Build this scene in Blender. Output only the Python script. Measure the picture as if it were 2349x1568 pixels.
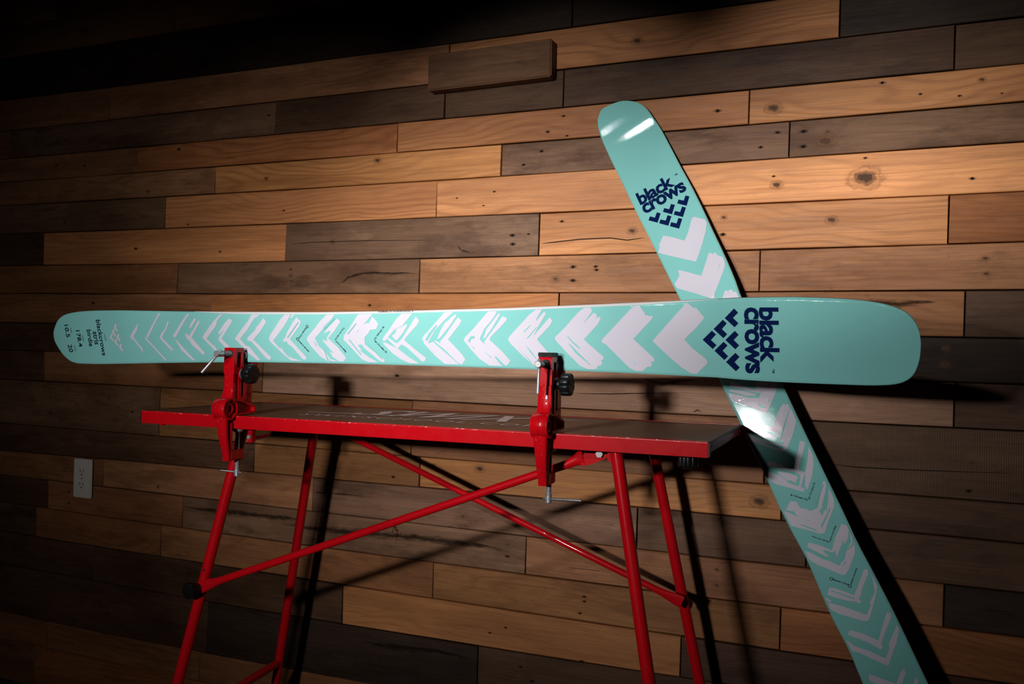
import bpy, bmesh, math, random
import numpy as np
from mathutils import Vector, Matrix
random.seed(7)
for o in list(bpy.data.objects): bpy.data.objects.remove(o)
DATA={"CAM":{"f":2022.7171675471543,"r":[0.917718,0.396521,0.02376],"u":[-0.017966,-0.018319,0.999671],"fw":[-0.396826,0.917843,0.009688]},"T0":[-0.875,1.4399,0.9448],"EX":[0.999507,0.031118,0.004138],"EY":[-0.031118,0.999516,0.0],"EZ":[-0.004136,-0.000129,0.999991],"ROWS":{"b":[0.0,0.0,0.91038],"c":[0.00363,0.0098,0.7739],"d":[0.00136,0.00392,0.67327],"e":[0.00153,0.00391,0.58207],"f":[0.00201,0.00532,0.50654],"g":[0.00238,0.00522,0.42784],"h":[0.00242,0.00403,0.33232],"i":[0.00324,0.00745,0.23257],"j":[0.00203,0.00353,0.14079],"k":[0.0,-0.00183,0.04767],"l":[0.0,-0.00199,-0.04209],"m":[0.00073,0.00109,-0.13274],"n":[0.00102,0.00212,-0.27376],"o":[-0.00147,0.0001,-0.34913],"p":[0.00145,0.00161,-0.44369],"q":[0.00423,0.00867,-0.53137],"r":[0.00266,0.00517,-0.62394],"s":[0.0074,0.02473,-0.70824],"t":[0.01179,0.04947,-0.82505],"a":[0.0,0.0,1.01046],"u":[0.0,0.0,-0.95937]},"JOINTS":{"A":[-1.9538],"B":[-1.7756,-0.7122],"C":[-1.0383,-0.1152],"D":[-2.6431,-1.574,-1.048,-0.7301,0.1025],"E":[-2.0799,-1.184,-0.2978],"F":[-1.7817,-0.8884,-0.2122],"G":[-1.9664,-1.0648,-0.5067],"H":[-2.4672,-1.529,-0.7838,0.0973],"I":[-1.9111,-1.1096,-0.2683],"J":[-1.7849,-0.7302,0.1293],"K":[-2.4115,-1.3736,-0.4982],"L":[-2.4502,-1.5969,0.1138],"M":[-1.9653,-1.1202,-0.2494],"N":[-1.6179,-1.0956,-0.2129],"O":[-2.1839,-1.4185,-0.5276,-0.1606],"P":[-2.4146,-1.869,-0.7993,0.1019],"Q":[-2.4631,-1.9484,-1.0493,-0.2102],"R":[-2.2147,-1.3156,-0.4216],"S":[-1.7648,-0.9187,-0.2881],"T":[-2.3988,-1.7894,-0.912]},"KNOTS":[[-0.5522,0.7177,0.0114],[-0.2462,0.536,0.0145],[-0.3657,0.5406,0.0052],[-0.1394,0.4445,0.0176],[-0.1348,0.4764,0.0062],[-0.0594,0.3736,0.031],[-0.2365,0.3693,0.0103],[-0.2432,0.3885,0.0031],[-0.0304,0.5695,0.0041],[0.0413,0.5394,0.0031],[0.1127,0.5292,0.0031],[0.1516,0.5576,0.0062],[0.1871,0.5274,0.0021],[-0.1234,0.2898,0.0103],[-0.3473,0.3038,0.0062],[-0.3484,0.2663,0.0052],[-0.5545,0.2806,0.0093],[-0.8534,0.2795,0.0052],[-0.8517,0.2582,0.0052],[-0.811,0.2814,0.0031],[-0.957,0.2382,0.0062],[-0.6966,0.2006,0.0052],[-0.6406,0.2007,0.0041],[-0.6383,0.1925,0.0041],[-0.6959,0.1686,0.0052],[-0.7398,0.1722,0.0083],[-1.5106,0.2063,0.0031],[-1.5101,0.1896,0.0062],[-1.5067,0.1741,0.0062],[-0.904,0.3883,0.0031],[-0.9327,0.3552,0.0026],[-1.0068,0.377,0.0026],[-1.2415,0.4859,0.0093],[-0.7676,0.5249,0.0041],[-0.7284,0.5593,0.0036],[-0.7185,0.5118,0.0031],[-1.5998,0.4591,0.0072],[-2.0331,0.4443,0.0072],[-1.9196,0.5622,0.0052],[-2.4218,0.5473,0.0041],[-2.2987,0.5383,0.0041],[-2.5462,0.5312,0.0031],[-2.3763,0.366,0.0093],[-1.5391,0.3683,0.0036],[-2.077,0.2771,0.0052],[-1.7573,0.2607,0.0041],[-1.375,0.2777,0.0093],[0.1636,0.2034,0.0062],[0.1656,0.1732,0.0062],[0.0963,0.0246,0.0062],[0.0952,-0.0077,0.0072],[-2.2454,0.1143,0.0052],[-1.2543,0.1091,0.0041],[-1.1689,-0.0713,0.0052],[-1.9641,-0.4227,0.0062],[-2.3242,-0.4674,0.0041],[-2.3228,-0.5022,0.0041],[-0.9275,-0.2863,0.0103],[-1.0561,-0.2936,0.0062],[-1.1718,-0.3312,0.0041],[-0.9683,-0.4123,0.0062],[-1.1036,-0.475,0.0083],[-0.8478,-0.4692,0.0062],[-0.8471,-0.4976,0.0041],[-0.6499,-0.5684,0.0036],[-0.6496,-0.5796,0.0036],[-0.6596,-0.6083,0.0036],[-0.8472,-0.6692,0.0031],[-0.8885,-0.6879,0.0031],[-0.6527,-0.7199,0.0052],[-0.8049,-0.7559,0.0036],[-0.7749,-0.7852,0.0041],[-0.3461,-0.4691,0.0057],[-0.3454,-0.5034,0.0057],[-0.259,-0.3132,0.0155],[0.1421,-0.2557,0.0041],[0.1473,-0.1993,0.0062],[-2.4115,-0.1806,0.0062],[-2.1622,-0.1712,0.0083],[-2.4095,-0.2309,0.0041],[-2.0693,-0.2087,0.0041],[-1.8353,-0.6589,0.0041],[-2.3169,0.9551,0.0145],[-0.7267,0.3089,0.0041],[-0.7833,0.4799,0.0041],[-0.829,0.4502,0.0041],[-0.2369,0.4833,0.0041],[-0.272,0.4537,0.0041],[-0.1831,0.4811,0.0052],[-0.1834,0.4485,0.0052],[-1.045,0.695,0.0052],[-0.8125,0.6954,0.0052],[-1.5981,0.6346,0.0041],[-1.8788,0.3418,0.0031],[-0.0601,0.4162,0.0031],[0.138,0.3626,0.0041]],"OUTLET":[-2.2545,-0.4192],"SKI_TOP":[[-0.8658,0.178],[-0.8572,0.1948],[-0.8432,0.2049],[-0.824,0.21],[-0.7967,0.2135],[-0.7523,0.2155],[-0.6899,0.216],[-0.6266,0.2152],[-0.5345,0.2141],[-0.416,0.2134],[-0.3153,0.2131],[-0.2091,0.213],[-0.0777,0.2144],[0.0205,0.2161],[0.1147,0.2184],[0.2172,0.221],[0.3068,0.2243],[0.3936,0.2276],[0.4762,0.2311],[0.5563,0.2342],[0.6099,0.2366],[0.6446,0.2383],[0.7109,0.239],[0.7748,0.2368],[0.8205,0.2333],[0.8579,0.2271],[0.8796,0.2202],[0.894,0.2123],[0.9038,0.2011],[0.9099,0.1888],[0.9128,0.1749]],"SKI_BOT":[[-0.8691,0.1504],[-0.8649,0.1376],[-0.8568,0.123],[-0.8444,0.1079],[-0.8293,0.0987],[-0.8124,0.0958],[-0.7757,0.0957],[-0.6986,0.0981],[-0.604,0.1016],[-0.4814,0.1056],[-0.3087,0.1098],[-0.2138,0.1106],[-0.0816,0.1116],[0.0649,0.1117],[0.2578,0.1105],[0.3232,0.1099],[0.4256,0.109],[0.524,0.1072],[0.6101,0.1053],[0.6451,0.103],[0.728,0.1009],[0.7919,0.1006],[0.8376,0.1007],[0.8673,0.1023],[0.8845,0.1053],[0.8958,0.1106],[0.9042,0.1188],[0.9095,0.1314],[0.9123,0.1439],[0.9134,0.1595]],"SKI_Y0":0.037,"SKI_XT":0.9134,"SKI_XL":-0.8697,"WHITE":[[[-0.6435,0.1872],[-0.6461,0.1867],[-0.6616,0.1695],[-0.6687,0.1596],[-0.6675,0.1535],[-0.6613,0.1523],[-0.642,0.133],[-0.6339,0.1227],[-0.6357,0.1331],[-0.6476,0.144],[-0.6578,0.1556],[-0.6584,0.1609],[-0.6486,0.1732]],[[-0.5865,0.2135],[-0.5797,0.2135],[-0.6183,0.157],[-0.6245,0.1584],[-0.6192,0.1662],[-0.597,0.1955]],[[-0.6293,0.1564],[-0.6231,0.1565],[-0.5695,0.1089],[-0.5721,0.1069],[-0.5794,0.1131]],[[-0.5616,0.1944],[-0.5582,0.1913],[-0.5659,0.1764],[-0.5794,0.1582],[-0.5496,0.1315],[-0.5522,0.129],[-0.5616,0.1351],[-0.5863,0.1569],[-0.5836,0.1642],[-0.5705,0.1764]],[[-0.5075,0.2125],[-0.501,0.2125],[-0.5411,0.1599],[-0.5473,0.1574],[-0.5491,0.1622],[-0.5369,0.1767]],[[-0.5445,0.1539],[-0.54,0.1527],[-0.4916,0.1094],[-0.4784,0.1066],[-0.4962,0.1074],[-0.5034,0.1128],[-0.5278,0.1314]],[[-0.4889,0.2007],[-0.4846,0.1972],[-0.4992,0.1794],[-0.5042,0.1793],[-0.5001,0.1877]],[[-0.4788,0.1954],[-0.4746,0.1919],[-0.4989,0.1592],[-0.4653,0.1266],[-0.467,0.123],[-0.4714,0.1234],[-0.4999,0.1438],[-0.5025,0.1497],[-0.5111,0.156],[-0.516,0.165],[-0.5134,0.1674],[-0.5047,0.1627],[-0.4886,0.1818]],[[-0.42,0.2108],[-0.4137,0.2099],[-0.4229,0.201],[-0.429,0.1952],[-0.4332,0.1835],[-0.4591,0.1567],[-0.4437,0.1447],[-0.4366,0.1401],[-0.4327,0.1331],[-0.4188,0.1216],[-0.4248,0.1191],[-0.4441,0.1371],[-0.4637,0.1533],[-0.4693,0.1584],[-0.4684,0.1627],[-0.4502,0.1822],[-0.4377,0.1951]],[[-0.3984,0.2],[-0.3909,0.1961],[-0.3917,0.1919],[-0.4196,0.1579],[-0.4031,0.1429],[-0.3979,0.1337],[-0.4065,0.1347],[-0.4271,0.1531],[-0.4282,0.1589],[-0.4221,0.1649],[-0.4128,0.1755],[-0.4255,0.1655],[-0.4282,0.1695],[-0.412,0.1883]],[[-0.337,0.2105],[-0.3259,0.2094],[-0.3408,0.1922],[-0.3513,0.1783],[-0.3723,0.1573],[-0.3575,0.1437],[-0.3491,0.1415],[-0.3385,0.1301],[-0.3226,0.1125],[-0.3144,0.1095],[-0.3312,0.1095],[-0.3499,0.1265],[-0.3797,0.1526],[-0.3851,0.1572],[-0.3835,0.1607],[-0.3669,0.1782],[-0.349,0.1956],[-0.3414,0.2071]],[[-0.3244,0.2101],[-0.3184,0.2094],[-0.3305,0.201],[-0.3323,0.2037]],[[-0.311,0.2015],[-0.3045,0.1936],[-0.3194,0.1741],[-0.3385,0.1566],[-0.3211,0.142],[-0.2958,0.1207],[-0.3003,0.1148],[-0.3084,0.1192],[-0.3269,0.1373],[-0.3443,0.1531],[-0.3541,0.1541],[-0.3537,0.1599],[-0.3332,0.1762],[-0.3295,0.1831],[-0.3258,0.185]],[[-0.2579,0.2096],[-0.2444,0.2092],[-0.2503,0.1995],[-0.2619,0.1837],[-0.2893,0.155],[-0.2749,0.1404],[-0.2682,0.1394],[-0.2643,0.1338],[-0.2553,0.1238],[-0.238,0.1185],[-0.2209,0.1105],[-0.2465,0.111],[-0.2647,0.127],[-0.295,0.1515],[-0.2994,0.1572],[-0.297,0.1652],[-0.2838,0.1812],[-0.2693,0.1994]],[[-0.2404,0.2085],[-0.2329,0.2092],[-0.2435,0.2007],[-0.2461,0.2018]],[[-0.23,0.203],[-0.2197,0.1941],[-0.2241,0.1851],[-0.2482,0.159],[-0.2366,0.1478],[-0.2097,0.1224],[-0.2126,0.1168],[-0.2192,0.1189],[-0.2449,0.1443],[-0.2515,0.1476],[-0.2565,0.1543],[-0.2634,0.1524],[-0.2653,0.1576],[-0.2603,0.1599],[-0.2543,0.1724],[-0.2398,0.1928]],[[-0.1584,0.2099],[-0.139,0.2093],[-0.1485,0.1989],[-0.166,0.1844],[-0.1703,0.1777],[-0.1881,0.1609],[-0.1783,0.1443],[-0.1681,0.1378],[-0.1532,0.1203],[-0.1354,0.1118],[-0.1587,0.113],[-0.1765,0.1243],[-0.1993,0.1462],[-0.208,0.1584],[-0.2051,0.164],[-0.1871,0.182],[-0.1733,0.1966]],[[-0.1342,0.2012],[-0.1273,0.1946],[-0.1404,0.178],[-0.1566,0.1613],[-0.1366,0.145],[-0.1169,0.1233],[-0.1209,0.1188],[-0.1225,0.1126],[-0.1328,0.113],[-0.1478,0.1248],[-0.1551,0.1358],[-0.1449,0.1316],[-0.1649,0.1512],[-0.1724,0.1588],[-0.1595,0.1557],[-0.1605,0.1623],[-0.1495,0.1757],[-0.156,0.1757],[-0.1653,0.1707],[-0.1638,0.1756],[-0.1503,0.1879]],[[-0.0855,0.2101],[-0.053,0.2102],[-0.0711,0.1928],[-0.0867,0.1785],[-0.0986,0.1653],[-0.0879,0.148],[-0.0795,0.1383],[-0.0857,0.1392],[-0.0661,0.1265],[-0.0454,0.1133],[-0.0666,0.113],[-0.0814,0.1218],[-0.1058,0.1455],[-0.1218,0.1595],[-0.1202,0.1672],[-0.1068,0.1827],[-0.0935,0.2003]],[[-0.0544,0.2052],[-0.0503,0.2015],[-0.0413,0.1908],[-0.0466,0.1811],[-0.0604,0.1788],[-0.0657,0.1711],[-0.0734,0.1645],[-0.0727,0.1504],[-0.029,0.1208],[-0.0316,0.1164],[-0.0414,0.1194],[-0.0755,0.1438],[-0.079,0.1498],[-0.0955,0.1496],[-0.0993,0.1675],[-0.0894,0.1741],[-0.0788,0.1873],[-0.0673,0.1928],[-0.0624,0.1917]],[[0.0108,0.2114],[0.0336,0.2114],[0.01,0.1869],[-0.0073,0.1793],[-0.0277,0.1575],[-0.0335,0.1592],[-0.0324,0.1639],[-0.017,0.1813],[-0.0017,0.2007]],[[0.0198,0.1912],[0.0226,0.1898],[0.0132,0.1752],[-0.0019,0.159],[-0.0055,0.1611],[-0.0126,0.1685],[-0.0051,0.1729],[-0.0011,0.1815],[0.0075,0.1847]],[[0.0406,0.2055],[0.0475,0.1978],[0.0437,0.1903],[0.0164,0.1635],[0.0151,0.1592],[0.0421,0.1394],[0.0603,0.127],[0.0582,0.1216],[0.0522,0.1194],[0.0183,0.1475],[0.0088,0.1516],[0.0038,0.1483],[-0.0,0.1429],[-0.0226,0.1619],[-0.0213,0.1652],[-0.0105,0.1589],[-0.0021,0.1536],[0.0091,0.1623],[0.0218,0.1795]],[[-0.0327,0.1553],[-0.0253,0.1543],[0.0012,0.1429],[0.0225,0.1283],[0.0448,0.1124],[0.0245,0.114],[0.0054,0.1237],[-0.0113,0.1341],[-0.0304,0.151]],[[0.1009,0.2141],[0.1199,0.2148],[0.1004,0.198],[0.0812,0.1801],[0.0664,0.1567],[0.0605,0.1562],[0.0531,0.1619],[0.0549,0.1672],[0.0744,0.1863],[0.0913,0.2032]],[[0.1239,0.21],[0.1266,0.2075],[0.1117,0.1877],[0.0902,0.1644],[0.0842,0.1623],[0.0929,0.1802],[0.1027,0.1949],[0.1062,0.196],[0.1145,0.2033]],[[0.1295,0.2044],[0.1362,0.1982],[0.1326,0.191],[0.1076,0.1626],[0.1177,0.1533],[0.1379,0.1328],[0.1423,0.1256],[0.1352,0.116],[0.1261,0.12],[0.0989,0.1446],[0.0783,0.159],[0.0807,0.1607],[0.0922,0.155],[0.0912,0.1592],[0.102,0.1698],[0.1164,0.1888]],[[0.0546,0.1587],[0.0687,0.1551],[0.0759,0.1579],[0.1011,0.1384],[0.1283,0.1169],[0.1351,0.1123],[0.1004,0.1135],[0.0798,0.1316],[0.0569,0.1545]],[[0.1909,0.2169],[0.2086,0.2176],[0.2074,0.2119],[0.196,0.1975],[0.1823,0.1831],[0.1728,0.1645],[0.1761,0.1604],[0.208,0.1363],[0.2023,0.131],[0.2142,0.1179],[0.2175,0.1129],[0.1918,0.1129],[0.1719,0.1273],[0.152,0.1476],[0.1398,0.162],[0.1434,0.1682],[0.1597,0.1829],[0.1736,0.1974]],[[0.2118,0.2123],[0.2147,0.2098],[0.2002,0.1873],[0.1841,0.1667],[0.1796,0.1646],[0.1867,0.1831],[0.1959,0.1935]],[[0.2195,0.2074],[0.2227,0.2048],[0.2271,0.2052],[0.2277,0.1997],[0.2157,0.1875],[0.1953,0.1689],[0.193,0.1627],[0.2148,0.1446],[0.2332,0.1255],[0.2286,0.1183],[0.2231,0.1161],[0.1947,0.1422],[0.1817,0.1584],[0.184,0.1626],[0.1978,0.1791],[0.2092,0.1935]],[[0.2841,0.2204],[0.2974,0.2207],[0.2946,0.2161],[0.2864,0.2035],[0.2851,0.1985],[0.3003,0.2152],[0.304,0.2119],[0.298,0.2028],[0.2943,0.1969],[0.2787,0.1709],[0.3068,0.2011],[0.3113,0.2056],[0.3155,0.1987],[0.3119,0.1912],[0.2858,0.1651],[0.3058,0.1429],[0.3267,0.1249],[0.3213,0.1165],[0.316,0.113],[0.2965,0.1122],[0.284,0.1135],[0.2609,0.1319],[0.2342,0.1568],[0.2288,0.1644],[0.2326,0.1703],[0.253,0.1908],[0.2714,0.2093]],[[0.3756,0.2238],[0.3867,0.2243],[0.39,0.2162],[0.3727,0.1933],[0.3925,0.2138],[0.3984,0.2097],[0.3974,0.2032],[0.4017,0.2068],[0.4055,0.2033],[0.3999,0.1935],[0.3741,0.1663],[0.3859,0.1558],[0.4094,0.1366],[0.4099,0.1325],[0.4051,0.13],[0.4076,0.1268],[0.4059,0.1218],[0.3991,0.12],[0.3973,0.1151],[0.3905,0.1108],[0.3802,0.1108],[0.3666,0.1192],[0.341,0.1435],[0.3237,0.1615],[0.3198,0.1664],[0.3204,0.1697],[0.3416,0.1898],[0.3644,0.2145]],[[0.4641,0.2251],[0.4747,0.2259],[0.4796,0.2179],[0.4844,0.2124],[0.4836,0.2084],[0.486,0.21],[0.4925,0.2076],[0.4965,0.2084],[0.4978,0.2053],[0.494,0.2005],[0.4634,0.1683],[0.4759,0.1572],[0.5002,0.1353],[0.5001,0.1305],[0.4937,0.1287],[0.4966,0.1256],[0.4936,0.1211],[0.4879,0.1206],[0.4789,0.1098],[0.4674,0.1098],[0.456,0.1182],[0.4263,0.1467],[0.413,0.1595],[0.4071,0.161],[0.4068,0.1659],[0.4114,0.1709],[0.4351,0.1953],[0.4567,0.2179]],[[0.5545,0.2297],[0.5576,0.2305],[0.567,0.2219],[0.5716,0.2219],[0.5778,0.2142],[0.5855,0.2056],[0.5716,0.1884],[0.5517,0.1687],[0.5653,0.1539],[0.5871,0.1371],[0.5905,0.1325],[0.5894,0.1278],[0.5778,0.1165],[0.5731,0.1089],[0.5637,0.1083],[0.548,0.1205],[0.529,0.1359],[0.5083,0.1546],[0.4971,0.1655],[0.5084,0.1784],[0.5324,0.2054]]],"SLITS":[[[0.3422,0.172],[0.3448,0.1717],[0.3517,0.1643],[0.3679,0.1506],[0.3653,0.1497],[0.3533,0.1594]],[[0.3447,0.1593],[0.3481,0.1577],[0.3863,0.121],[0.3846,0.1213],[0.3583,0.1422]],[[0.2552,0.163],[0.2596,0.158],[0.2569,0.1605]],[[0.2635,0.1552],[0.2755,0.1423],[0.2878,0.1257],[0.2857,0.1274],[0.2719,0.1422]],[[0.2503,0.1469],[0.2752,0.1238],[0.2734,0.1237]],[[0.4577,0.1336],[0.4684,0.1237],[0.4675,0.1236]],[[0.26,0.1791],[0.2728,0.1909],[0.2743,0.1909],[0.2618,0.1783]],[[0.2661,0.1674],[0.2853,0.1877],[0.2862,0.1869],[0.2679,0.1666]],[[0.0594,0.1609],[0.0669,0.1736],[0.0839,0.1906],[0.085,0.1881],[0.0715,0.1705],[0.0641,0.1599]],[[0.1478,0.16],[0.1548,0.1694],[0.1617,0.1705],[0.1627,0.1664],[0.1547,0.1642],[0.1523,0.1576]],[[0.1556,0.1529],[0.1622,0.1468],[0.1599,0.1467]],[[0.1813,0.1419],[0.1967,0.1309],[0.1945,0.1302]],[[-0.1679,0.1411],[-0.1584,0.1202],[-0.1483,0.1137],[-0.1611,0.1179]],[[-0.1446,0.2],[-0.1394,0.2011],[-0.1663,0.1778],[-0.1608,0.1856]],[[-0.1103,0.1597],[-0.1065,0.1597],[-0.081,0.1306],[-0.0835,0.1305]],[[-0.07,0.1548],[-0.0339,0.1229],[-0.0363,0.1228]],[[-0.1124,0.1717],[-0.0912,0.1926],[-0.0898,0.1916],[-0.1099,0.1706]],[[-0.1909,0.1564],[-0.1834,0.1464],[-0.1861,0.1464]],[[-0.2548,0.1623],[-0.2264,0.194],[-0.2251,0.1929],[-0.2527,0.1612]]],"LOGO":[[[0.6187,0.205],[0.6339,0.2211],[0.6406,0.2142],[0.6322,0.2056],[0.6412,0.1966],[0.6348,0.19]],[[0.6004,0.1868],[0.6156,0.2024],[0.6222,0.1964],[0.6141,0.1869],[0.623,0.1783],[0.6165,0.1717]],[[0.6199,0.1688],[0.6353,0.1841],[0.6416,0.1777],[0.6335,0.169],[0.6425,0.1601],[0.6361,0.1535]],[[0.5823,0.1686],[0.5977,0.1841],[0.6045,0.1778],[0.596,0.1685],[0.6052,0.1599],[0.5991,0.1534]],[[0.602,0.1505],[0.617,0.1658],[0.6235,0.1597],[0.6154,0.1509],[0.6244,0.1417],[0.6183,0.1353]],[[0.621,0.1322],[0.6363,0.1476],[0.6431,0.1412],[0.635,0.1322],[0.6435,0.1234],[0.6372,0.117]]],"MINI":[[[-0.7149,0.1776],[-0.7095,0.1873],[-0.705,0.1832],[-0.7081,0.178],[-0.7023,0.1726],[-0.7046,0.1686]],[[-0.7215,0.1667],[-0.7161,0.1761],[-0.7119,0.1725],[-0.7147,0.1668],[-0.7091,0.1616],[-0.7114,0.1577]],[[-0.7093,0.1559],[-0.7035,0.1651],[-0.6994,0.1612],[-0.7024,0.156],[-0.6965,0.1507],[-0.6988,0.1467]],[[-0.7279,0.1559],[-0.7225,0.1651],[-0.7182,0.1613],[-0.7212,0.1558],[-0.7154,0.1506],[-0.7176,0.1468]],[[-0.7158,0.145],[-0.7103,0.1541],[-0.7062,0.1505],[-0.7091,0.1452],[-0.7032,0.1397],[-0.7054,0.1359]],[[-0.7036,0.1341],[-0.6979,0.1432],[-0.6935,0.1393],[-0.6964,0.134],[-0.6908,0.1287],[-0.6931,0.1249]]],"TEXTS":[["black",[0.6752,0.2227],[0.6782,0.132],[0.7047,0.2225],2],["crows",[0.6515,0.2229],[0.6545,0.1139],[0.6734,0.2228],3],["TM",[0.6957,0.1225],[0.6959,0.1157],[0.6993,0.1226],2],["blackcrows",[-0.763,0.1949],[-0.7507,0.1154],[-0.7516,0.1955],2],["atris",[-0.7727,0.169],[-0.7689,0.1396],[-0.7612,0.1696],2],["birdie",[-0.7883,0.1725],[-0.7837,0.1351],[-0.7774,0.1731],2],["178.4",[-0.8159,0.1706],[-0.8101,0.1336],[-0.8064,0.1715],2],["10.5",[-0.8431,0.1827],[-0.8391,0.1546],[-0.834,0.1836],2],["20",[-0.8375,0.1383],[-0.8344,0.1208],[-0.8278,0.139],2],["model",[-0.7428,0.1621],[-0.7402,0.1483],[-0.7395,0.1624],1],["length",[-0.8008,0.1598],[-0.7981,0.1461],[-0.798,0.1601],1],["waist",[-0.8289,0.1754],[-0.8272,0.1649],[-0.8262,0.1757],1],["radius",[-0.8222,0.1374],[-0.8206,0.1243],[-0.8195,0.1377],1],["tip: 13.8 waist: 10.5",[-0.0301,0.1868],[-0.0523,0.1615],[-0.0274,0.1849],2],["tail: 12.2 radius: 20",[-0.0519,0.1579],[-0.0265,0.1349],[-0.0494,0.1598],2],["if you can read this",[-0.1201,0.1835],[-0.1417,0.1593],[-0.1176,0.182],2],["you're not skiing",[-0.1402,0.1564],[-0.1172,0.1345],[-0.1376,0.1582],2],["diameter: 3.5mm",[-0.2088,0.1827],[-0.2274,0.161],[-0.2059,0.1812],2],["made in slovenia",[-0.2277,0.1552],[-0.2044,0.1333],[-0.2252,0.157],2],["a stratosphere of delights",[0.0338,0.2157],[-0.0429,0.2143],[0.0337,0.2127],1]],"DOTS":[[-0.2055,0.1846],[-0.2293,0.1592]],"CRACKS":[[[[-0.781,0.2574],[-0.7476,0.2597],[-0.6819,0.2651],[-0.6072,0.266],[-0.5653,0.2598],[-0.5203,0.2645]],0.0011,0],[[[-1.3468,0.1668],[-1.324,0.1828],[-1.2836,0.1915],[-1.2435,0.1944],[-1.1908,0.1915],[-1.1111,0.1905]],0.006,1],[[[-0.6839,-0.0973],[-0.5987,-0.0948],[-0.5572,-0.0921],[-0.4364,-0.0862]],0.001,0],[[[-0.1145,-0.2209],[-0.0693,-0.2239],[0.0458,-0.2216],[0.2229,-0.215]],0.001,0],[[[-1.5292,-0.4828],[-1.3585,-0.4867],[-1.1973,-0.4815],[-1.0947,-0.4785],[-0.9713,-0.4795],[-0.8532,-0.4846]],0.014,1],[[[-1.1714,-0.4788],[-1.1657,-0.4503],[-1.1523,-0.469],[-1.1604,-0.4999]],0.01,1],[[[-0.4061,-0.1325],[-0.3966,-0.1223],[-0.3867,-0.1363]],0.004,1],[[[-0.0925,0.1108],[-0.0421,0.1181],[0.0075,0.1128],[0.0797,0.1172]],0.012,1],[[[-0.5171,-0.0567],[-0.4765,-0.0671],[-0.3981,-0.0565]],0.01,1],[[[-1.1291,0.7351],[-1.0164,0.7283],[-0.944,0.7367]],0.01,1],[[[-1.4456,-0.3902],[-1.3615,-0.3889],[-1.2263,-0.3886]],0.004,1],[[[-0.6957,-0.5059],[-0.6101,-0.5038]],0.004,1],[[[-1.0037,0.2622],[-0.991,0.2455],[-0.9605,0.234]],0.006,1],[[[-1.5172,0.2755],[-1.4382,0.2782],[-1.2593,0.278],[-1.0657,0.2737]],0.0008,0],[[[-1.2552,-0.7592],[-1.1632,-0.762],[-1.0371,-0.7535],[-0.9398,-0.7597]],0.01,1],[[[-1.8696,-0.4701],[-1.7105,-0.4702],[-1.5296,-0.4698],[-1.4431,-0.4708]],0.012,1]],"FL":[[-0.3888,0.045,-0.1017],[-0.4782,-0.008,-0.5606]],"RL":[[-0.4212,0.38,-0.0651],[-0.5388,0.409,-0.7123]],"FR":[[0.434,0.045,-0.034],[0.5082,0.003,-0.4101]],"RR":[[0.4279,0.38,-0.0707],[0.5278,0.4,-0.5425]],"FB":[[-0.4158,0.0,-0.3505],[0.352,0.056,-0.0543]],"STRAP":[[0.3663,0.055,-0.0603],[0.3676,0.055,-0.0438],[0.3732,0.055,-0.0364],[0.4175,0.055,-0.036],[0.4176,0.055,-0.0422],[0.4136,0.055,-0.0432],[0.3946,0.055,-0.0522],[0.3801,0.055,-0.0578]],"BOLT":[0.4019,0.048,-0.0359],"BRK":[0.4205,0.05,-0.04],"FBe":[[0.3808,0.025,-0.0406],[0.4242,0.025,-0.0379]],"RB":[[-0.2874,0.355,-0.0735],[0.4859,0.355,-0.3612]],"RBm":[0.0061,0.355,-0.1818],"ST":[[-0.5307,0.405,-0.657],[-0.524,0.25,-0.6537]],"KNOB1":[-0.4348,-0.01,-0.3593],"KNOB2":[0.5053,0.42,-0.3937],"KNOB3":[0.56,0.06,-0.0421],"BAND":[-0.3939,0.045,-0.1203],"V1":[-0.3618,-0.008,-0.0003],"V2":[0.3189,-0.008,0.0008],"S2":{"O":[-0.5912,1.9591,1.6584],"ax":[0.454474,-0.102123,-0.884887],"lt":[-0.89026,-0.018799,-0.455064],"n":[-0.029838,-0.994594,0.099459],"L":[[0.012,-0.0259],[0.0041,-0.0071],[0.0012,0.0124],[0.0008,0.0307],[0.006,0.0447],[0.015,0.0541],[0.0307,0.0612],[0.0518,0.0659],[0.0793,0.0677],[0.1196,0.0686],[0.1733,0.0674],[0.2297,0.0672],[0.2964,0.0655],[0.3557,0.0638],[0.4131,0.0627],[0.477,0.0608],[0.669,0.0569],[0.7121,0.0572],[0.7775,0.0562],[0.8269,0.0577],[0.8913,0.0553],[0.9621,0.0563],[1.0279,0.0535],[1.0597,0.0511],[1.1809,0.0546],[1.2513,0.0517],[1.3138,0.0546]],"R":[[0.0209,-0.0386],[0.0332,-0.0494],[0.0514,-0.0562],[0.0755,-0.0595],[0.1069,-0.0627],[0.1523,-0.0638],[0.2079,-0.065],[0.2643,-0.0671],[0.3147,-0.0672],[0.3671,-0.0661],[0.4265,-0.0655],[0.487,-0.0629],[0.5318,-0.0582],[0.7306,-0.0561],[0.7754,-0.0549],[0.8149,-0.0541],[0.8731,-0.0538],[0.9433,-0.0535],[1.012,-0.0533],[1.0681,-0.052],[1.1355,-0.0542],[1.2231,-0.056],[1.3493,-0.0547]]}}
SC=bpy.context.scene; COL=SC.collection
V=lambda *a: np.array(a if len(a)>1 else a[0],float)
ZO=1.09                      # camera height above the floor
WY=1.965                     # distance from the camera to the plank wall
CAM=DATA['CAM']; T0=V(DATA['T0']); EX=V(DATA['EX']); EY=V(DATA['EY']); EZ=V(DATA['EZ'])

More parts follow.
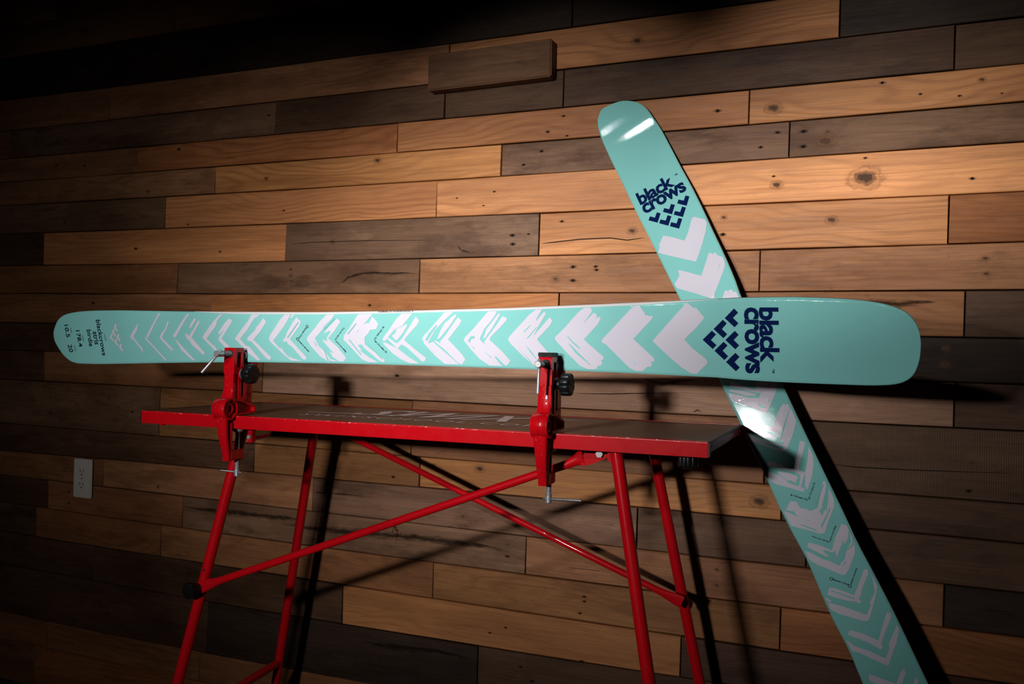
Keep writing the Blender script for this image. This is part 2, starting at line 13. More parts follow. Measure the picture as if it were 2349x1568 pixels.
# ------------------------------------------------------------------ camera
cd=bpy.data.cameras.new('camera'); cam=bpy.data.objects.new('camera',cd); COL.objects.link(cam); SC.camera=cam
r,u,f=[V(CAM[k]) for k in ('r','u','fw')]
M=Matrix.Identity(4)
for i in range(3): M[i][0]=r[i]; M[i][1]=u[i]; M[i][2]=-f[i]
M[2][3]=ZO
cam.matrix_world=M
cd.sensor_fit='HORIZONTAL'; cd.sensor_width=36; cd.lens=CAM['f']/2349*36
cd.clip_start=.05; cd.clip_end=50
cd.dof.use_dof=True; cd.dof.focus_distance=1.72; cd.dof.aperture_fstop=9.0

# ------------------------------------------------------------------ world, lights, exposure
w=bpy.data.worlds.new('world'); SC.world=w; w.use_nodes=True
w.node_tree.nodes['Background'].inputs[0].default_value=(.35,.38,.5,1); w.node_tree.nodes['Background'].inputs[1].default_value=.0035
def area(name,loc,target,sx,sy,power,spread,col):
    l=bpy.data.lights.new(name,'AREA'); l.shape='RECTANGLE'; l.size=sx; l.size_y=sy; l.energy=power; l.spread=math.radians(spread); l.color=col
    o=bpy.data.objects.new(name,l); COL.objects.link(o); o.location=loc
    d=Vector(target)-Vector(loc); o.rotation_euler=d.to_track_quat('-Z','Y').to_euler(); return o
# two rows of small panels on one stand, left of and behind the camera
for nm,x,z,e,sp in (('low',-.95,-.27,1.8,46),('low',-2.0,-.15,.7,48),('low',-.05,-.10,.9,40)):
    area('key_panel_'+nm,(-.80,-.57,ZO+.14),(x,WY,ZO+z),.13,.06,e,sp,(1.,.975,.965))
for nm,x,z,e,sp in (('high',-.80,.17,2.1,31),('high',-.05,.36,.95,22),('high',-1.45,.18,.6,30)):
    area('key_panel_'+nm,(-.80,-.57,ZO+.66),(x,WY,ZO+z),.13,.045,e,sp,(1.,.975,.955))

SC.view_settings.view_transform='Standard'; SC.view_settings.look='None'; SC.view_settings.gamma=1; SC.view_settings.exposure=0
SC.view_settings.use_curve_mapping=False

# ------------------------------------------------------------------ materials
class NT:
    def __init__(s,name):
        s.m=bpy.data.materials.new(name); s.m.use_nodes=True; s.t=s.m.node_tree; s.b=s.t.nodes['Principled BSDF']
    def n(s,typ,**k):
        x=s.t.nodes.new('ShaderNode'+typ)
        for a,v in k.items():
            if a.startswith('i_'):
                key=a[2:]; key=int(key) if key.isdigit() else key
                if hasattr(v,'is_linked'): s.t.links.new(v,x.inputs[key])
                else: x.inputs[key].default_value=v
            else: setattr(x,a,v)
        return x
    def math(s,op,a,b=0.,c=None,clamp=False):
        x=s.n('Math',operation=op,i_0=a,i_1=b); x.use_clamp=clamp
        if c is not None:
            if hasattr(c,'is_linked'): s.t.links.new(c,x.inputs[2])
            else: x.inputs[2].default_value=c
        return x.outputs[0]
    def mix(s,fac,a,b,mode='MIX'):
        x=s.n('Mix',data_type='RGBA',blend_type=mode)
        for i,v in ((0,fac),(6,a),(7,b)):
            if hasattr(v,'is_linked'): s.t.links.new(v,x.inputs[i])
            else: x.inputs[i].default_value=v if i==0 else (*v[:3],1)
        return x.outputs[2]
    def rng(s,v,a,b,c,d):
        x=s.n('MapRange',i_0=v,i_1=a,i_2=b,i_3=c,i_4=d); return x.outputs[0]
    def mapv(s,vec,sc,loc=(0,0,0)):
        x=s.n('Mapping'); s.t.links.new(vec,x.inputs[0]); x.inputs[3].default_value=sc
        if hasattr(loc,'is_linked'): s.t.links.new(loc,x.inputs[1])
        else: x.inputs[1].default_value=loc
        return x.outputs[0]
    def noise(s,vec,scale,det=4,rough=.55):
        return s.n('TexNoise',i_Vector=vec,i_Scale=scale,i_Detail=det,i_Roughness=rough).outputs[0]
    def base(s,c): 
        if hasattr(c,'is_linked'): s.t.links.new(c,s.b.inputs['Base Color'])
        else: s.b.inputs['Base Color'].default_value=(*c,1)
    def set(s,**k):
        for a,v in k.items():
            i=s.b.inputs[a.replace('_',' ')]
            if hasattr(v,'is_linked'): s.t.links.new(v,i)
            else: i.default_value=v
    def bump(s,h,strength,dist=.001):
        x=s.n('Bump',i_Strength=strength,i_Distance=dist,i_Height=h); s.t.links.new(x.outputs[0],s.b.inputs['Normal'])

def wood(name,saw=0.,blot=.5,ring=.5,spec=.22):
    N=NT(name); tc=N.n('TexCoord').outputs['Object']; oi=N.n('ObjectInfo')
    rnd=oi.outputs['Random']
    off=N.n('CombineXYZ',i_0=N.math('MULTIPLY',rnd,37.),i_1=N.math('MULTIPLY',rnd,11.),i_2=N.math('MULTIPLY',rnd,23.)).outputs[0]
    P=N.n('VectorMath',operation='ADD',i_0=tc,i_1=off).outputs[0]
    sep=N.n('SeparateXYZ',i_0=P)
    # growth rings: contour lines of a slowly varying field, stretched along the board
    warp=N.noise(N.mapv(P,(1.6,1,7)),1.,2,.45); warp2=N.noise(N.mapv(P,(7,1,30)),1.,2,.5)
    fld=N.math('ADD',N.math('MULTIPLY',sep.outputs[2],330.),N.math('ADD',N.math('MULTIPLY',warp,85.),N.math('MULTIPLY',warp2,5.)))
    g=N.math('SINE',fld); g=N.math('POWER',N.rng(g,-1.,1.,0.,1.),2.5)
    rm=N.rng(N.noise(N.mapv(P,(1.3,1,10)),1.,3),.35,.62,.15,1.)
    tone=N.noise(N.mapv(P,(1.1,3,11)),1.,4,.6)
    fib=N.noise(N.mapv(P,(5,30,330)),1.,5,.7)
    fib2=N.noise(N.mapv(P,(14,30,120)),1.,5,.65)
    blotn=N.noise(N.mapv(P,(4.5,5,15)),1.,6,.68)
    dirt=N.noise(N.mapv(P,(34,26,70)),1.,6,.75)
    smear=N.noise(N.mapv(P,(9,9,42)),1.,5,.7)
    stain=N.rng(N.noise(N.mapv(P,(3.2,2,8)),1.,4,.55),.535,.555,0.,1.)
    c=oi.outputs['Color']; mul=lambda t:N.mix(1.,c,t,'MULTIPLY')
    col=N.mix(N.rng(tone,.32,.68,0.,1.),mul((.66,.60,.55)),mul((1.22,1.20,1.16)))
    col=N.mix(N.math('MULTIPLY',N.math('MULTIPLY',g,rm),.50*ring),col,mul((.42,.29,.20)))
    col=N.mix(N.rng(fib,.42,.78,0.,.55),col,mul((.38,.30,.25)))
    col=N.mix(N.rng(fib,.44,.22,0.,.30),col,mul((1.5,1.45,1.4)))
    col=N.mix(N.rng(fib2,.52,.74,0.,.35),col,mul((.45,.38,.34)))
    col=N.mix(N.rng(blotn,.50,.64,0.,blot),col,mul((.36,.31,.28)))
    col=N.mix(N.math('MULTIPLY',stain,.45*blot),col,mul((.50,.42,.38)))
    col=N.mix(N.rng(smear,.62,.74,0.,.8*blot),col,mul((.16,.13,.115)))
    col=N.mix(N.rng(dirt,.63,.72,0.,.55*blot+.1),col,(.02,.014,.010))
    if saw>0:
        sw=N.n('TexWave',i_Vector=N.mapv(P,(1,1,.55)),i_Scale=75.,i_Distortion=2.5,i_Detail=3.); sw.bands_direction='X'
        col=N.mix(N.math('MULTIPLY',sw.outputs[1],saw),col,mul((.5,.45,.45)))
        h=N.math('ADD',N.math('MULTIPLY',sw.outputs[1],saw),fib)
    else: h=N.math('ADD',fib,N.math('MULTIPLY',fib2,.9))
    N.base(col); N.set(Roughness=N.rng(fib2,.3,.7,.68,.45)); N.b.inputs['Specular IOR Level'].default_value=spec
    N.bump(h,.5,.0014); return N.m
WOOD={'l':wood('honey_wood',0,.15,1.,.35),'m':wood('brown_wood',0,.55,.7),'o':wood('reddish_wood',0,.4,1.),'g':wood('weathered_wood',.08,.8,.5),
      'd':wood('dark_wood',0,.7,.5),'k':wood('black_wood',0,.6,.3),'s':wood('sawn_wood',.45,.65,.2)}
def knot_mat():
    N=NT('knot_wood'); tc=N.n('TexCoord').outputs['Object']; sp=N.n('SeparateXYZ',i_0=tc)
    x=sp.outputs[0]; z=sp.outputs[2]; nz=N.noise(N.mapv(tc,(1.6,1,1.6)),1.,3)
    rr=N.math('SQRT',N.math('ADD',N.math('MULTIPLY',N.math('MULTIPLY',x,x),.62),N.math('MULTIPLY',z,z)))
    rr=N.math('ADD',rr,N.math('MULTIPLY',N.math('SUBTRACT',nz,.5),.95))
    ring=N.math('SINE',N.math('MULTIPLY',rr,15.)); core=N.rng(rr,.28,.62,1.,0.)
    n2=N.noise(tc,5.,4)
    col=N.mix(core,N.mix(N.rng(ring,-1.,1.,0.,1.),(.16,.068,.026),(.27,.125,.05)),N.mix(n2,(.028,.012,.007),(.12,.048,.020)))
    N.base(col); N.set(Roughness=.6); N.b.inputs['Specular IOR Level'].default_value=.2
    a=N.math('MAXIMUM',N.math('MULTIPLY',core,.92),N.math('MULTIPLY',N.rng(rr,.5,1.3,.75,0.),N.rng(ring,-1.,1.,.2,.8)))
    N.set(Alpha=N.math('MINIMUM',a,1.)); return N.m
TINT={'l':(.56,.238,.087),'m':(.31,.135,.057),'o':(.37,.145,.050),'g':(.205,.112,.066),'d':(.105,.053,.030),'k':(.042,.024,.0155),'s':(.165,.092,.052),
      'L':(.68,.305,.118),'M':(.40,.190,.090),'G':(.28,.158,.098),'D':(.15,.09,.058),'P':(.50,.285,.185)}
def plain(name,col,rough=.5,metal=0.,coat=0.,spec=.5,noise=0.,nscale=60.,bump=0.,bscale=300.,croug=.08):
    N=NT(name); tc=N.n('TexCoord').outputs['Object']
    if noise>0:
        n=N.noise(tc,nscale,5,.65); N.base(N.mix(N.rng(n,.35,.7,0.,1.),tuple(c*(1-noise) for c in col),tuple(min(1,c*(1+noise*.6)) for c in col)))
        N.set(Roughness=N.rng(n,.3,.7,max(.02,rough*(1-noise)),min(1,rough*(1+noise))))
    else: N.base(col); N.set(Roughness=rough)
    N.set(Metallic=metal); N.b.inputs['Specular IOR Level'].default_value=spec; N.b.inputs['Coat Weight'].default_value=coat; N.b.inputs['Coat Roughness'].default_value=croug
    if bump>0: N.bump(N.noise(tc,bscale,3),bump,.0006)
    return N.m
def gloss_print(name,col,noise=0.03):
    # printed top sheet under a clear, slightly rippled lacquer
    N=NT(name); tc=N.n('TexCoord').outputs['Object']
    n=N.noise(tc,9.,2); N.base(N.mix(N.rng(n,.3,.7,0.,1.),tuple(c*(1-noise) for c in col),tuple(min(1,c*(1+noise)) for c in col)))
    N.set(Roughness=.6); N.b.inputs['Specular IOR Level'].default_value=.0
    N.b.inputs['Coat Weight'].default_value=.22; N.b.inputs['Coat Roughness'].default_value=.03
    rip=N.math('ADD',N.noise(N.mapv(tc,(60,60,300)),1.,2),N.math('MULTIPLY',N.noise(tc,650.,2),.9)); b=N.n('Bump',i_Strength=.13,i_Distance=.0004,i_Height=rip); N.t.links.new(b.outputs[0],N.b.inputs['Coat Normal'])
    return N.m
def red_paint(name,col=(.47,.0025,.007),rough=.36,wear=.0,bump=.0):
    N=NT(name); tc=N.n('TexCoord').outputs['Object']
    n=N.noise(N.mapv(tc,(520,520,150)),1.,4,.7); chip=N.rng(n,.71-wear,.735-wear,0.,1.) if wear>0 else None
    c=N.mix(N.rng(N.noise(tc,18.,3),.3,.7,0.,1.),tuple(x*.93 for x in col),col)
    if chip is not None: c=N.mix(N.math('MULTIPLY',chip,.8),c,(.55,.42,.40))
    N.base(c); N.set(Roughness=N.rng(N.noise(tc,55.,4),.3,.7,rough*.75,rough*1.3)); N.b.inputs['Specular IOR Level'].default_value=.06; N.b.inputs['Coat Weight'].default_value=.55; N.b.inputs['Coat Roughness'].default_value=.05
    if bump>0: N.bump(N.noise(tc,420.,3),bump,.0008)
    return N.m
MT={'teal':gloss_print('teal_topsheet',(.205,.515,.487)),'white':gloss_print('white_print',(.575,.553,.625)),'navy':gloss_print('navy_print',(.004,.012,.065)),
 'blackp':gloss_print('black_print',(.008,.018,.03)),'tealp':gloss_print('teal_print',(.207,.515,.485)),
 'side':plain('white_sidewall',(.86,.83,.82),.35,coat=.4),'base':plain('ski_base',(.10,.06,.045),.4,noise=.2),'steel_edge':plain('steel_edge',(.45,.40,.36),.35,metal=1.),
 'red':red_paint('red_paint'),'redw':red_paint('chipped_red_paint',wear=.0),'redc':red_paint('cast_red_paint',rough=.3,wear=.03,bump=.10),
 'steel':plain('bright_steel',(.50,.50,.52),.34,metal=.65,noise=.15,nscale=300.),'dsteel':plain('dark_steel',(.26,.25,.25),.42,metal=.6,noise=.25,nscale=300.),
 'rubber':plain('black_rubber',(.007,.007,.0075),.6,spec=.2,noise=.3,bump=.6,bscale=500.),'black':plain('black_plastic',(.005,.005,.006),.4,spec=.2,coat=.15),
 'laminate':plain('brown_laminate',(.135,.076,.050),.38,spec=.4,noise=.10,nscale=45.,bump=.06,bscale=700.),
 'letter':plain('grey_white_print',(.62,.54,.55),.45),'ivory':plain('ivory_plastic',(.62,.58,.52),.35),'dark':plain('dark_gap',(.006,.005,.004),.9),
 'concrete':plain('grey_concrete',(.09,.085,.08),.7,noise=.3,nscale=6.,bump=.3),'knot':plain('knot_wood',(.10,.042,.018),.6,noise=.75,nscale=160.),'nail':plain('rusty_nail_hole',(.006,.004,.003),.9,spec=.05),
 'backing':plain('backing_board',(.010,.008,.006),.9)}

# ------------------------------------------------------------------ geometry helpers
def link(o,parent=None):
    COL.objects.link(o)
    if parent: o.parent=parent
    return o
def mesh(name,verts,faces,mat,parent=None,smooth=False,org=None):
    me=bpy.data.meshes.new(name)
    vs=[tuple(map(float,v)) for v in verts]
    me.from_pydata(vs,[],faces); me.validate(); me.update()
    for m in (mat if isinstance(mat,(list,tuple)) else [mat]): me.materials.append(m)
    if smooth:
        for p in me.polygons: p.use_smooth=True
    o=bpy.data.objects.new(name,me)
    if org is not None:
        me.transform(Matrix.Translation([-x for x in org])); o.location=org
    return link(o,parent)
def frommb(name,bm,mat,parent=None,smooth=False,angle=35):
    bmesh.ops.recalc_face_normals(bm,faces=bm.faces[:])
    me=bpy.data.meshes.new(name); bm.to_mesh(me); bm.free(); me.materials.append(mat)
    if smooth:
        for p in me.polygons: p.use_smooth=True
        me.set_sharp_from_angle(angle=math.radians(angle))
    return link(bpy.data.objects.new(name,me),parent)
def tag(o,label=None,cat=None,group=None,kind=None):
    for k,v in (('label',label),('category',cat),('group',group),('kind',kind)):
        if v: o[k]=v
    return o
def empty(name,M,**k):
    o=bpy.data.objects.new(name,None); o.empty_display_size=.05; COL.objects.link(o); o.matrix_world=M; return tag(o,**k)
def box(bm,a,b,bev=0.):
    a=V(a);b=V(b); vs=[bm.verts.new((x,y,z)) for x in (a[0],b[0]) for y in (a[1],b[1]) for z in (a[2],b[2])]
    fs=[bm.faces.new([vs[i] for i in q]) for q in ((0,1,3,2),(4,6,7,5),(0,4,5,1),(2,3,7,6),(0,2,6,4),(1,5,7,3))]
    if bev>0:
        es={e for f_ in fs for e in f_.edges}; bmesh.ops.bevel(bm,geom=list(es),offset=bev,segments=2,affect='EDGES',clamp_overlap=True)
def tube(bm,pts,rad,n=16,caps=True,flat=None):
    # swept tube through pts; rad number or list; flat: list of (scale_side,scale_normal) per point
    pts=[V(p) for p in pts]; rings=[]
    up=None
    for i,p in enumerate(pts):
        d=pts[min(i+1,len(pts)-1)]-pts[max(i-1,0)]; d/=np.linalg.norm(d)
        if up is None:
            up=V(0,1,0) if abs(d[1])<.9 else V(0,0,1)
        s=np.cross(d,up); s/=np.linalg.norm(s); v=np.cross(s,d); up=v
        rr=rad[i] if isinstance(rad,(list,tuple)) else rad; fs,fn=(1,1) if flat is None else flat[i]
        rings.append([bm.verts.new(p+rr*(fs*math.cos(a)*s+fn*math.sin(a)*v)) for a in [2*math.pi*k/n for k in range(n)]])
    for a,b in zip(rings,rings[1:]):
        for k in range(n): bm.faces.new((a[k],a[(k+1)%n],b[(k+1)%n],b[k]))
    if caps: bm.faces.new(rings[0][::-1]); bm.faces.new(rings[-1])
def prism(bm,poly,x0,x1,axis=0):
    # extrude a polygon given in the two other axes
    def P(p,x):
        if axis==0: return (x,p[0],p[1])
        if axis==1: return (p[0],x,p[1])
        return (p[0],p[1],x)
    A=[bm.verts.new(P(p,x0)) for p in poly]; B=[bm.verts.new(P(p,x1)) for p in poly]; n=len(poly)
    for i in range(n): bm.faces.new((A[i],A[(i+1)%n],B[(i+1)%n],B[i]))
    bm.faces.new(A[::-1]); bm.faces.new(B)
def bevel(bm,off,seg=2,ang=25):
    es=[e for e in bm.edges if len(e.link_faces)==2 and e.calc_face_angle(0)>math.radians(ang)]
    bmesh.ops.bevel(bm,geom=es,offset=off,segments=seg,affect='EDGES',clamp_overlap=True)
def smooth_closed(p,it=2):
    p=[V(q) for q in p]
    for _ in range(it):
        q=[]
        for i in range(len(p)): a,b=p[i],p[(i+1)%len(p)]; q+= [a*.75+b*.25,a*.25+b*.75]
        p=q
    return p
def tess(poly):
    from mathutils.geometry import tessellate_polygon
    return tessellate_polygon([[Vector((q[0],q[1],0)) for q in poly]])

# ------------------------------------------------------------------ setting: wall of reclaimed planks, floor
ROWS=DATA['ROWS']; JT=DATA['JOINTS']
zrow=lambda n,X: (ROWS[n][0]*X*X+ROWS[n][1]*X+ROWS[n][2])+ZO
XL,XR=-3.5,.85
wall=mesh('wall_back',[(XL,WY+.03,0),(XR,WY+.03,0),(XR,WY+.03,2.75),(XL,WY+.03,2.75),(XL,WY+.12,0),(XR,WY+.12,0),(XR,WY+.12,2.75),(XL,WY+.12,2.75)],
   [(0,1,2,3),(7,6,5,4),(0,4,5,1),(3,2,6,7),(0,3,7,4),(1,5,6,2)],MT['backing']); tag(wall,kind='structure',label='wall clad in reclaimed wooden planks of mixed browns')
FL=4.2
floor=mesh('floor',[(XL,-1.2,0),(XR+.6,-1.2,0),(XR+.6,WY+.12,0),(XL,WY+.12,0),(XL,-1.2,-.08),(XR+.6,-1.2,-.08),(XR+.6,WY+.12,-.08),(XL,WY+.12,-.08)],
   [(0,1,2,3),(7,6,5,4),(0,4,5,1),(3,2,6,7),(0,3,7,4),(1,5,6,2)],MT['concrete']); tag(floor,kind='structure',label='plain grey concrete floor')
def plank(x0,x1,zt,zb,code,proud,colour=None):
    g=.0012; n=max(2,int((x1-x0)/.3)+1); xs=np.linspace(x0+g*.6,x1-g*.6,n+1); ch=.0016; yb=WY+.03
    jit=[random.uniform(-.0008,.0008) for _ in xs]; jib=[random.uniform(-.0008,.0008) for _ in xs]
    tl=random.uniform(-.0015,.0015); vs=[]
    for i,X in enumerate(xs):
        t=zt(X)-g+jit[i]; b=zb(X)+g+jib[i]; e=ch if i in(0,n) else 0; xx=X+(ch if i==0 else -ch if i==n else 0); yf=WY-proud+tl
        vs+=[(X,yb,t),(X,yf+ch,t),(xx,yf,t-ch),(xx,yf-tl,b+ch),(X,yf-tl+ch,b),(X,yb,b)]
    fs=[]
    for i in range(n):
        for k in range(5): fs.append((6*i+k,6*(i+1)+k,6*(i+1)+k+1,6*i+k+1))
    fs.append((5,4,3,2,1,0)); m=6*n; fs.append((m,m+1,m+2,m+3,m+4,m+5))
    X=(x0+x1)/2; org=(X,WY,(zt(X)+zb(X))/2)
    wc=code.lower().replace('p','m')
    o=mesh('plank',vs,fs,WOOD[wc],wall,org=org)
    c=TINT[code]; k=random.uniform(.88,1.12); o.color=(c[0]*k,c[1]*k*random.uniform(.96,1.04),c[2]*k*random.uniform(.92,1.06),1)
    return o,x0,x1,zt,zb,proud,tl
CODES={'A':'mm','B':'dkk','C':'mLk','D':'mgmdkk','E':'molL','F':'mlgd','G':'glLL','H':'dLglo','I':'mgMM','J':'momd','K':'ddmd','L':'dmPd','M':'GmGs','N':'dmld','O':'mLGsd','P':'dogMk','Q':'dmmMo','R':'ddlmg','S':'ddkd','T':'mmmd'}
CODES={'A':'mm','B':'kkk','C':'Mlk','D':'mgdddd','E':'Moll','F':'Mlgg','G':'glLL','H':'dlglo','I':'mgMM','J':'momd','K':'dddk','L':'dmPd','M':'gmMs','N':'dmld','O':'mMGsd','P':'dmGMk','Q':'dmmmo','R':'ddld','S':'dkdd','T':'mmmd'}
BN='abcdefghijklmnopqrstu'; planks=[]
PR=[0,.004,.002,.007,.001,.005,.003]
for i,k in enumerate('ABCDEFGHIJKLMNOPQRST'):
    zt=lambda X,n=BN[i]: zrow(n,X); zb=lambda X,n=BN[i+1]: zrow(n,X)
    js=JT[k][:]; cs=list(CODES[k]); assert len(cs)==len(js)+1,(k,len(cs),len(js))
    if js[0]-XL>1.35: js.insert(0,js[0]-random.uniform(.75,1.05)-(.25 if js[0]>-2.2 else 0)); cs.insert(0,cs[0])
    if js[0]-XL>1.35 and js[0]<-2.66: js.insert(0,(js[0]+XL)/2); cs.insert(0,random.choice('mdg'))
    if XR-js[-1]>1.3: js.append(.3+random.uniform(0,.2)); cs.append(random.choice('mdg'))
    ed=[XL]+js+[XR]; base=random.uniform(0,.0035)
    for a,b,c in zip(ed,ed[1:],cs): planks.append(plank(a,b,zt,zb,c,base+random.choice(PR)*.5))
def filler(z0,z1,upward):
    z=z0
    edges=[z0]
    nrow=max(1,round(abs(z1-z0)/.097)); zs=np.linspace(z0,z1,nrow+1)
    for a,b in zip(zs,zs[1:]):
        hi,lo=max(a,b),min(a,b); x=XL; ed=[XL]
        while ed[-1]<XR-.5: ed.append(min(XR,ed[-1]+random.uniform(.55,1.2)))
        if ed[-1]<XR: ed[-1]=XR
        for p,q in zip(ed,ed[1:]): plank(p,q,lambda X,h=hi:h,lambda X,l=lo:l,random.choice('mmdgklo'),random.uniform(0,.005))
filler(zrow('a',0),2.75,True); filler(zrow('u',0),0.002,False)
# knots and nail holes, thin inlays in the plank they belong to
def disc(rad,depth,n,flat):
    bm=bmesh.new(); c=bm.verts.new((0,-.0,0)); ring=[]; ring2=[]
    for i in range(n):
        a=2*math.pi*i/n; ring.append(bm.verts.new((rad*math.cos(a),0,rad*math.sin(a)*(1 if not flat else .9)))); ring2.append(bm.verts.new((rad*1.02*math.cos(a),depth,rad*1.02*math.sin(a)*(1 if not flat else .9))))
    for i in range(n):
        j=(i+1)%n; bm.faces.new((c,ring[j],ring[i])); bm.faces.new((ring[i],ring[j],ring2[j],ring2[i]))
    me=bpy.data.meshes.new('knot' if flat else 'nail_hole'); bmesh.ops.recalc_face_normals(bm,faces=bm.faces[:]); bm.to_mesh(me); bm.free(); return me
KM=disc(1.75,.02,20,True); KM.materials.append(knot_mat()); NM=disc(2.6,.05,16,False)
N=NT('rusty_nail_hole'); tc=N.n('TexCoord').outputs['Object']; sp=N.n('SeparateXYZ',i_0=tc); oi=N.n('ObjectInfo').outputs['Random']
nz=N.n('TexNoise',noise_dimensions='4D',i_Vector=N.mapv(tc,(.7,1,1.6)),i_W=N.math('MULTIPLY',oi,50.),i_Scale=1.,i_Detail=4.).outputs[0]
rr_=N.math('SQRT',N.math('ADD',N.math('POWER',N.math('ABSOLUTE',sp.outputs[0]),2.),N.math('POWER',N.math('ABSOLUTE',sp.outputs[2]),2.)))
rh=N.math('ADD',N.math('SQRT',N.math('ADD',N.math('MULTIPLY',N.math('POWER',N.math('ABSOLUTE',sp.outputs[0]),2.),.30),N.math('MULTIPLY',N.math('POWER',N.math('ABSOLUTE',sp.outputs[2]),2.),1.4))),N.math('MULTIPLY',N.math('SUBTRACT',nz,.5),1.6))
N.base((.012,.008,.006)); N.set(Roughness=.9); N.b.inputs['Specular IOR Level'].default_value=.05
N.set(Alpha=N.math('MAXIMUM',N.rng(rr_,.65,.95,1.,0.),N.rng(rh,.5,1.35,.55,0.))); NM.materials.append(N.m)
for X,Z,rr in DATA['KNOTS']:
    Z+=ZO
    for o,x0,x1,zt,zb,pr,tl in planks:
        if x0<X<x1 and zb(X)<Z<zt(X):
            rr=min(rr,.026); big=rr>.0056; fz=(Z-zb(X))/(zt(X)-zb(X)); h=zt(X)-zb(X)
            q=link(bpy.data.objects.new('knot' if big else 'nail_hole',KM if big else NM),o)
            s=rr*(.95 if big else .8)
            q.scale=(s*(1.15 if big else 1.),s,s)
            if big:
                m_=s*1.62; zz=min(max(Z,zb(X)+m_+.002),zt(X)-m_-.002) if 2*m_<h-.004 else (zb(X)+zt(X))/2
                Z=zz; fz=(Z-zb(X))/h
                xx=min(max(X,x0+s*2.1),x1-s*2.1); X=xx
            q.location=(X-o.location[0],-pr+tl*fz-(.0007 if big else .0003),Z-o.location[2]); break
# cracks and dark smears in single planks
def grime(soft):
    N=NT('grime_streak' if soft else 'crack'); uv=N.n('UVMap').outputs[0]; sp=N.n('SeparateXYZ',i_0=uv); tc=N.n('TexCoord').outputs['Object']
    e=N.math('SUBTRACT',1.,N.math('ABSOLUTE',N.math('SUBTRACT',N.math('MULTIPLY',sp.outputs[1],2.),1.))); u_=N.math('SUBTRACT',1.,N.math('ABSOLUTE',N.math('SUBTRACT',N.math('MULTIPLY',sp.outputs[0],2.),1.)))
    n=N.noise(N.mapv(tc,(40,40,170)),1.,5,.7)
    a=N.math('MULTIPLY',N.rng(N.math('ADD',N.math('MULTIPLY',e,.55),n),.66,1.02,0.,.62) if soft else N.rng(n,.25,.45,.5,1.),N.rng(u_,0.,.15,0.,1.))
    N.base((.014,.009,.007)); N.set(Roughness=.9,Alpha=a); N.b.inputs['Specular IOR Level'].default_value=.05; return N.m
GM=[grime(False),grime(True)]
for pts,wd,k in DATA['CRACKS']:
    pts=[(x,z+ZO) for x,z in pts]; mx,mz=pts[len(pts)//2]
    for o,x0,x1,zt,zb,pr,tl in planks:
        if x0<mx<x1 and zb(mx)<mz<zt(mx):
            P=[(min(max(x,x0+.003),x1-.003),min(max(z,zb(x)+.003+wd),zt(x)-.003-wd)) for x,z in pts]; me=bpy.data.meshes.new('crack'); vs=[];fs=[];uv=[]
            for i,(x,z) in enumerate(P):
                s=wd*(.35 if i in(0,len(P)-1) else 1.); f_=(z-zb(x))/(zt(x)-zb(x))
                for t in (1,-1): vs.append((x-o.location[0],-pr+tl*f_-.0011,z+t*s-o.location[2])); uv.append((i/(len(P)-1),.5+.5*t))
            for i in range(len(P)-1): fs.append((2*i,2*i+1,2*i+3,2*i+2))
            me.from_pydata(vs,[],fs); l=me.uv_layers.new(name='UVMap')
            for lp in me.loops: l.data[lp.index].uv=uv[lp.vertex_index]
            me.materials.append(GM[k]); link(bpy.data.objects.new('grime_streak' if k else 'crack',me),o); break
# loose block of wood fixed to the planks high on the wall
bm=bmesh.new(); bz=zrow('d',-.9); box(bm,(-.165,-.034,-.045),(.165,0,.045),.003)
tb=frommb('wood_block',bm,WOOD['m']); tb.location=(-.914,WY-.006,1.09+.689); tb.rotation_euler=(0,math.radians(-.6),0); tb.color=(.21,.108,.055,1)
tag(tb,'short thick wooden block fixed proud of the planks near the top','wood block')
# power outlet
ox,oz=DATA['OUTLET']; oz+=ZO
out=empty('power_outlet',Matrix.Translation((ox,WY-.0105,oz)),label='ivory duplex power outlet on the dark planks at lower left',cat='outlet')
bm=bmesh.new(); box(bm,(-.037,-.006,-.0585),(.037,.0013,.0585),.0022); frommb('cover_plate',bm,MT['ivory'],out,True)
for s in (1,-1):
    bm=bmesh.new(); tube(bm,[(0,-.0055,s*.0195),(0,-.0078,s*.0195)],.0165,24); 
    for v in bm.verts: v.co.z=s*.0195+max(-.0135,min(.0135,v.co.z-s*.0195))
    rc=frommb('receptacle',bm,MT['ivory'],out,True)
    bm=bmesh.new()
    for q in (-.0064,.0064): box(bm,(q-.0011,-.0082,s*.0195-.001),(q+.0011,-.0077,s*.0195+.008))
    tube(bm,[(0,-.0082,s*.0195-.0075),(0,-.0077,s*.0195-.0075)],.0026,10)
    sl=frommb('slot',bm,MT['dark'],rc)
bm=bmesh.new(); tube(bm,[(0,-.0055,0),(0,-.0075,0)],.003,12); frommb('screw',bm,MT['steel'],out,True)

# ------------------------------------------------------------------ workbench
TF=Matrix.Identity(4)
for i in range(3): TF[i][0]=EX[i]; TF[i][1]=EY[i]; TF[i][2]=EZ[i]; TF[i][3]=T0[i]
TH=float(T0[2]); D=.42
bench=empty('workbench',TF@Matrix.Translation((0,D/2,-TH)),label='red steel folding waxing bench with brown top in front of the plank wall',cat='workbench')
OFF=Matrix.Translation((0,-D/2,TH))
def bpart(name,bm,mat,parent=None,smooth=True,angle=35):
    bm.transform(OFF); return frommb(name,bm,mat,parent or bench,smooth,angle)
H=.0257; L=.6
bm=bmesh.new(); box(bm,(-L+.001,.001,-.012),(L-.001,D-.001,-.0002),.0006); bpart('table_top',bm,MT['laminate'])
bm=bmesh.new(); box(bm,(-L,-.0012,-H),(L,.016,.0004),.0012); fr=bpart('front_rail',bm,MT['redw'])
bm=bmesh.new(); box(bm,(-L,D-.016,-H),(L,D+.0012,.0004),.0012); bpart('back_rail',bm,MT['red'])
